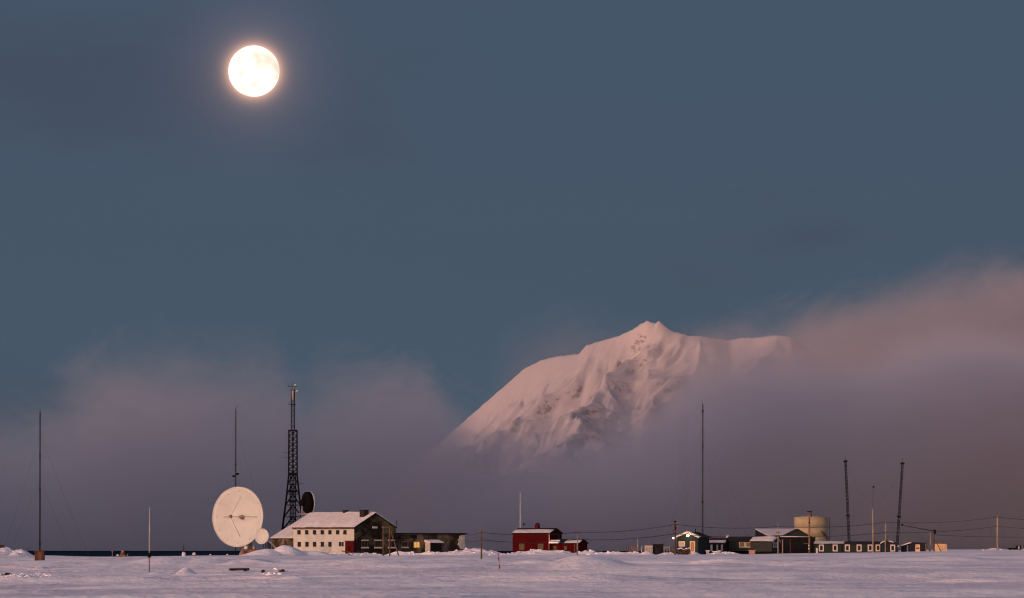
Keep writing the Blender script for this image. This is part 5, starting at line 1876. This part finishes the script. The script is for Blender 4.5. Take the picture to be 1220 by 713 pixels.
for k, (px, py, yy, r, lb) in enumerate(((2.0, 650.8, 1150, 0.5, 'big dark rock on top of the snow bank at the left edge'), (9.5, 654.5, 1148, 0.22, 'small dark rock halfway down the snow bank at the left edge'),
                              (5.5, 685.6, None, 0.14, 'small dark rock left of the bigger one in trampled snow'), (9.6, 685.0, None, 0.24, 'biggest dark rock in trampled snow near the left edge'),
                              (13.0, 688.0, None, 0.11, 'tiny rock right of the bigger one in trampled snow'), (2.0, 689.5, None, 0.12, 'tiny rock lowest at the left edge in trampled snow'))):
    yy = yy or y_at(px, py + 1.0, 400)
    x = wx(px, yy)
    z_ = wz(py, yy) - 0.1 if yy > 1100 else gz(x, yy) + r * 0.2
    o = MB().lump((x, yy, z_), r * 1.2, r, r * 0.6, k + 20, 0.28).build('rock', M['stone'], None)
    tag(o, lb, 'rock', 'rocks near the left edge')
# broken snow along the ploughed banks and in the trampled patch at the left
mb = MB()
rnd = random.Random(21)
spots = []
for (px, yy, py, hw, hd, lump) in BANKS[:40]:
    if lump >= 0.25 and yy > 1100:
        for k in range(int(hw * 0.7)):
            spots.append((wx(px + rnd.gauss(0, hw * 0.7), yy), yy + rnd.gauss(-0.15 * hd, hd * 0.45), rnd.uniform(0.08, 0.26)))
for k in range(80):
    px = rnd.gauss(20, 30)
    yy = y_at(max(px, 0), rnd.uniform(683, 691), 260)
    spots.append((wx(px, yy), yy, rnd.uniform(0.03, 0.08)))
for k in range(16):
    px = rnd.gauss(328, 11)
    yy = yq + rnd.gauss(0, 4)
    spots.append((wx(px, yy), yy, rnd.uniform(0.06, 0.16)))
for k, (x, y, r) in enumerate(spots):
    mb.lump((x, y, gz(x, y) + r * 0.15), r * rnd.uniform(0.9, 1.5), r, r * rnd.uniform(0.5, 0.9), k, 0.3, 1)
o = mb.build('snow_clods', M['snow'], None)
tag(o, kind='stuff')
# sledge by the red porch
ysd = 1158.0
x = wx(414, ysd)
zg = gz(x, ysd)
sg = thing('wooden_sledge', (x, ysd, zg), 'old wooden sledge tilted in the snow before the red porch', 'sledge')
for dy in (0, 0.7):
    MB().bar((wx(406.8, ysd), ysd + dy, wz(656.6, ysd)), (wx(421.5, ysd), ysd + dy, wz(659.6, ysd)), 0.13, 0.18).build('runner', M['wood'], sg)
for k in range(5):
    px = 409 + 2.7 * k
    MB().cbox((wx(px, ysd), ysd + 0.35, wz(657.0 + 0.55 * k, ysd) + 0.06), 0.14, 1.0, 0.07).build('slat', M['wood'], sg)
MB().bar((wx(414.5, ysd), ysd - 0.4, wz(660.4, ysd)), (wx(420.8, ysd), ysd - 0.4, wz(662.4, ysd)), 0.16).build('prop', M['wood'], sg)
# far right: dark trailer half buried
yt_ = 1180.0
tr = thing('trailer', (wx(1207, yt_), yt_, gz(wx(1207, yt_), yt_)), 'low black trailer half buried in drift at the right edge', 'trailer')
MB().obox((wx(1201, yt_), yt_, wz(654.8, yt_)), (1, 0, 0), (0, 1, 0), wx(1211.2, yt_) - wx(1201, yt_), 1.4, 0.34).build('bed', M['black'], tr)
MB().obox((wx(1211.3, yt_), yt_ - 0.05, wz(655.0, yt_)), (1, 0, 0), (0, 1, 0), wx(1216.8, yt_) - wx(1211.3, yt_), 1.5, 0.82).build('cab', M['black'], tr)
MB().obox((wx(1213.1, yt_), yt_ - 0.12, wz(654.6, yt_)), (1, 0, 0), (0, 1, 0), 0.22, 0.065, 0.62).build('panel', M['trim'], tr)
for px in (1203.5, 1209):
    MB().lathe((wx(px, yt_), yt_ - 0.06, wz(655.0, yt_)), (0, 1, 0), [(0.26, 0), (0.26, 0.2)], 14).build('wheel', M['black'], tr)
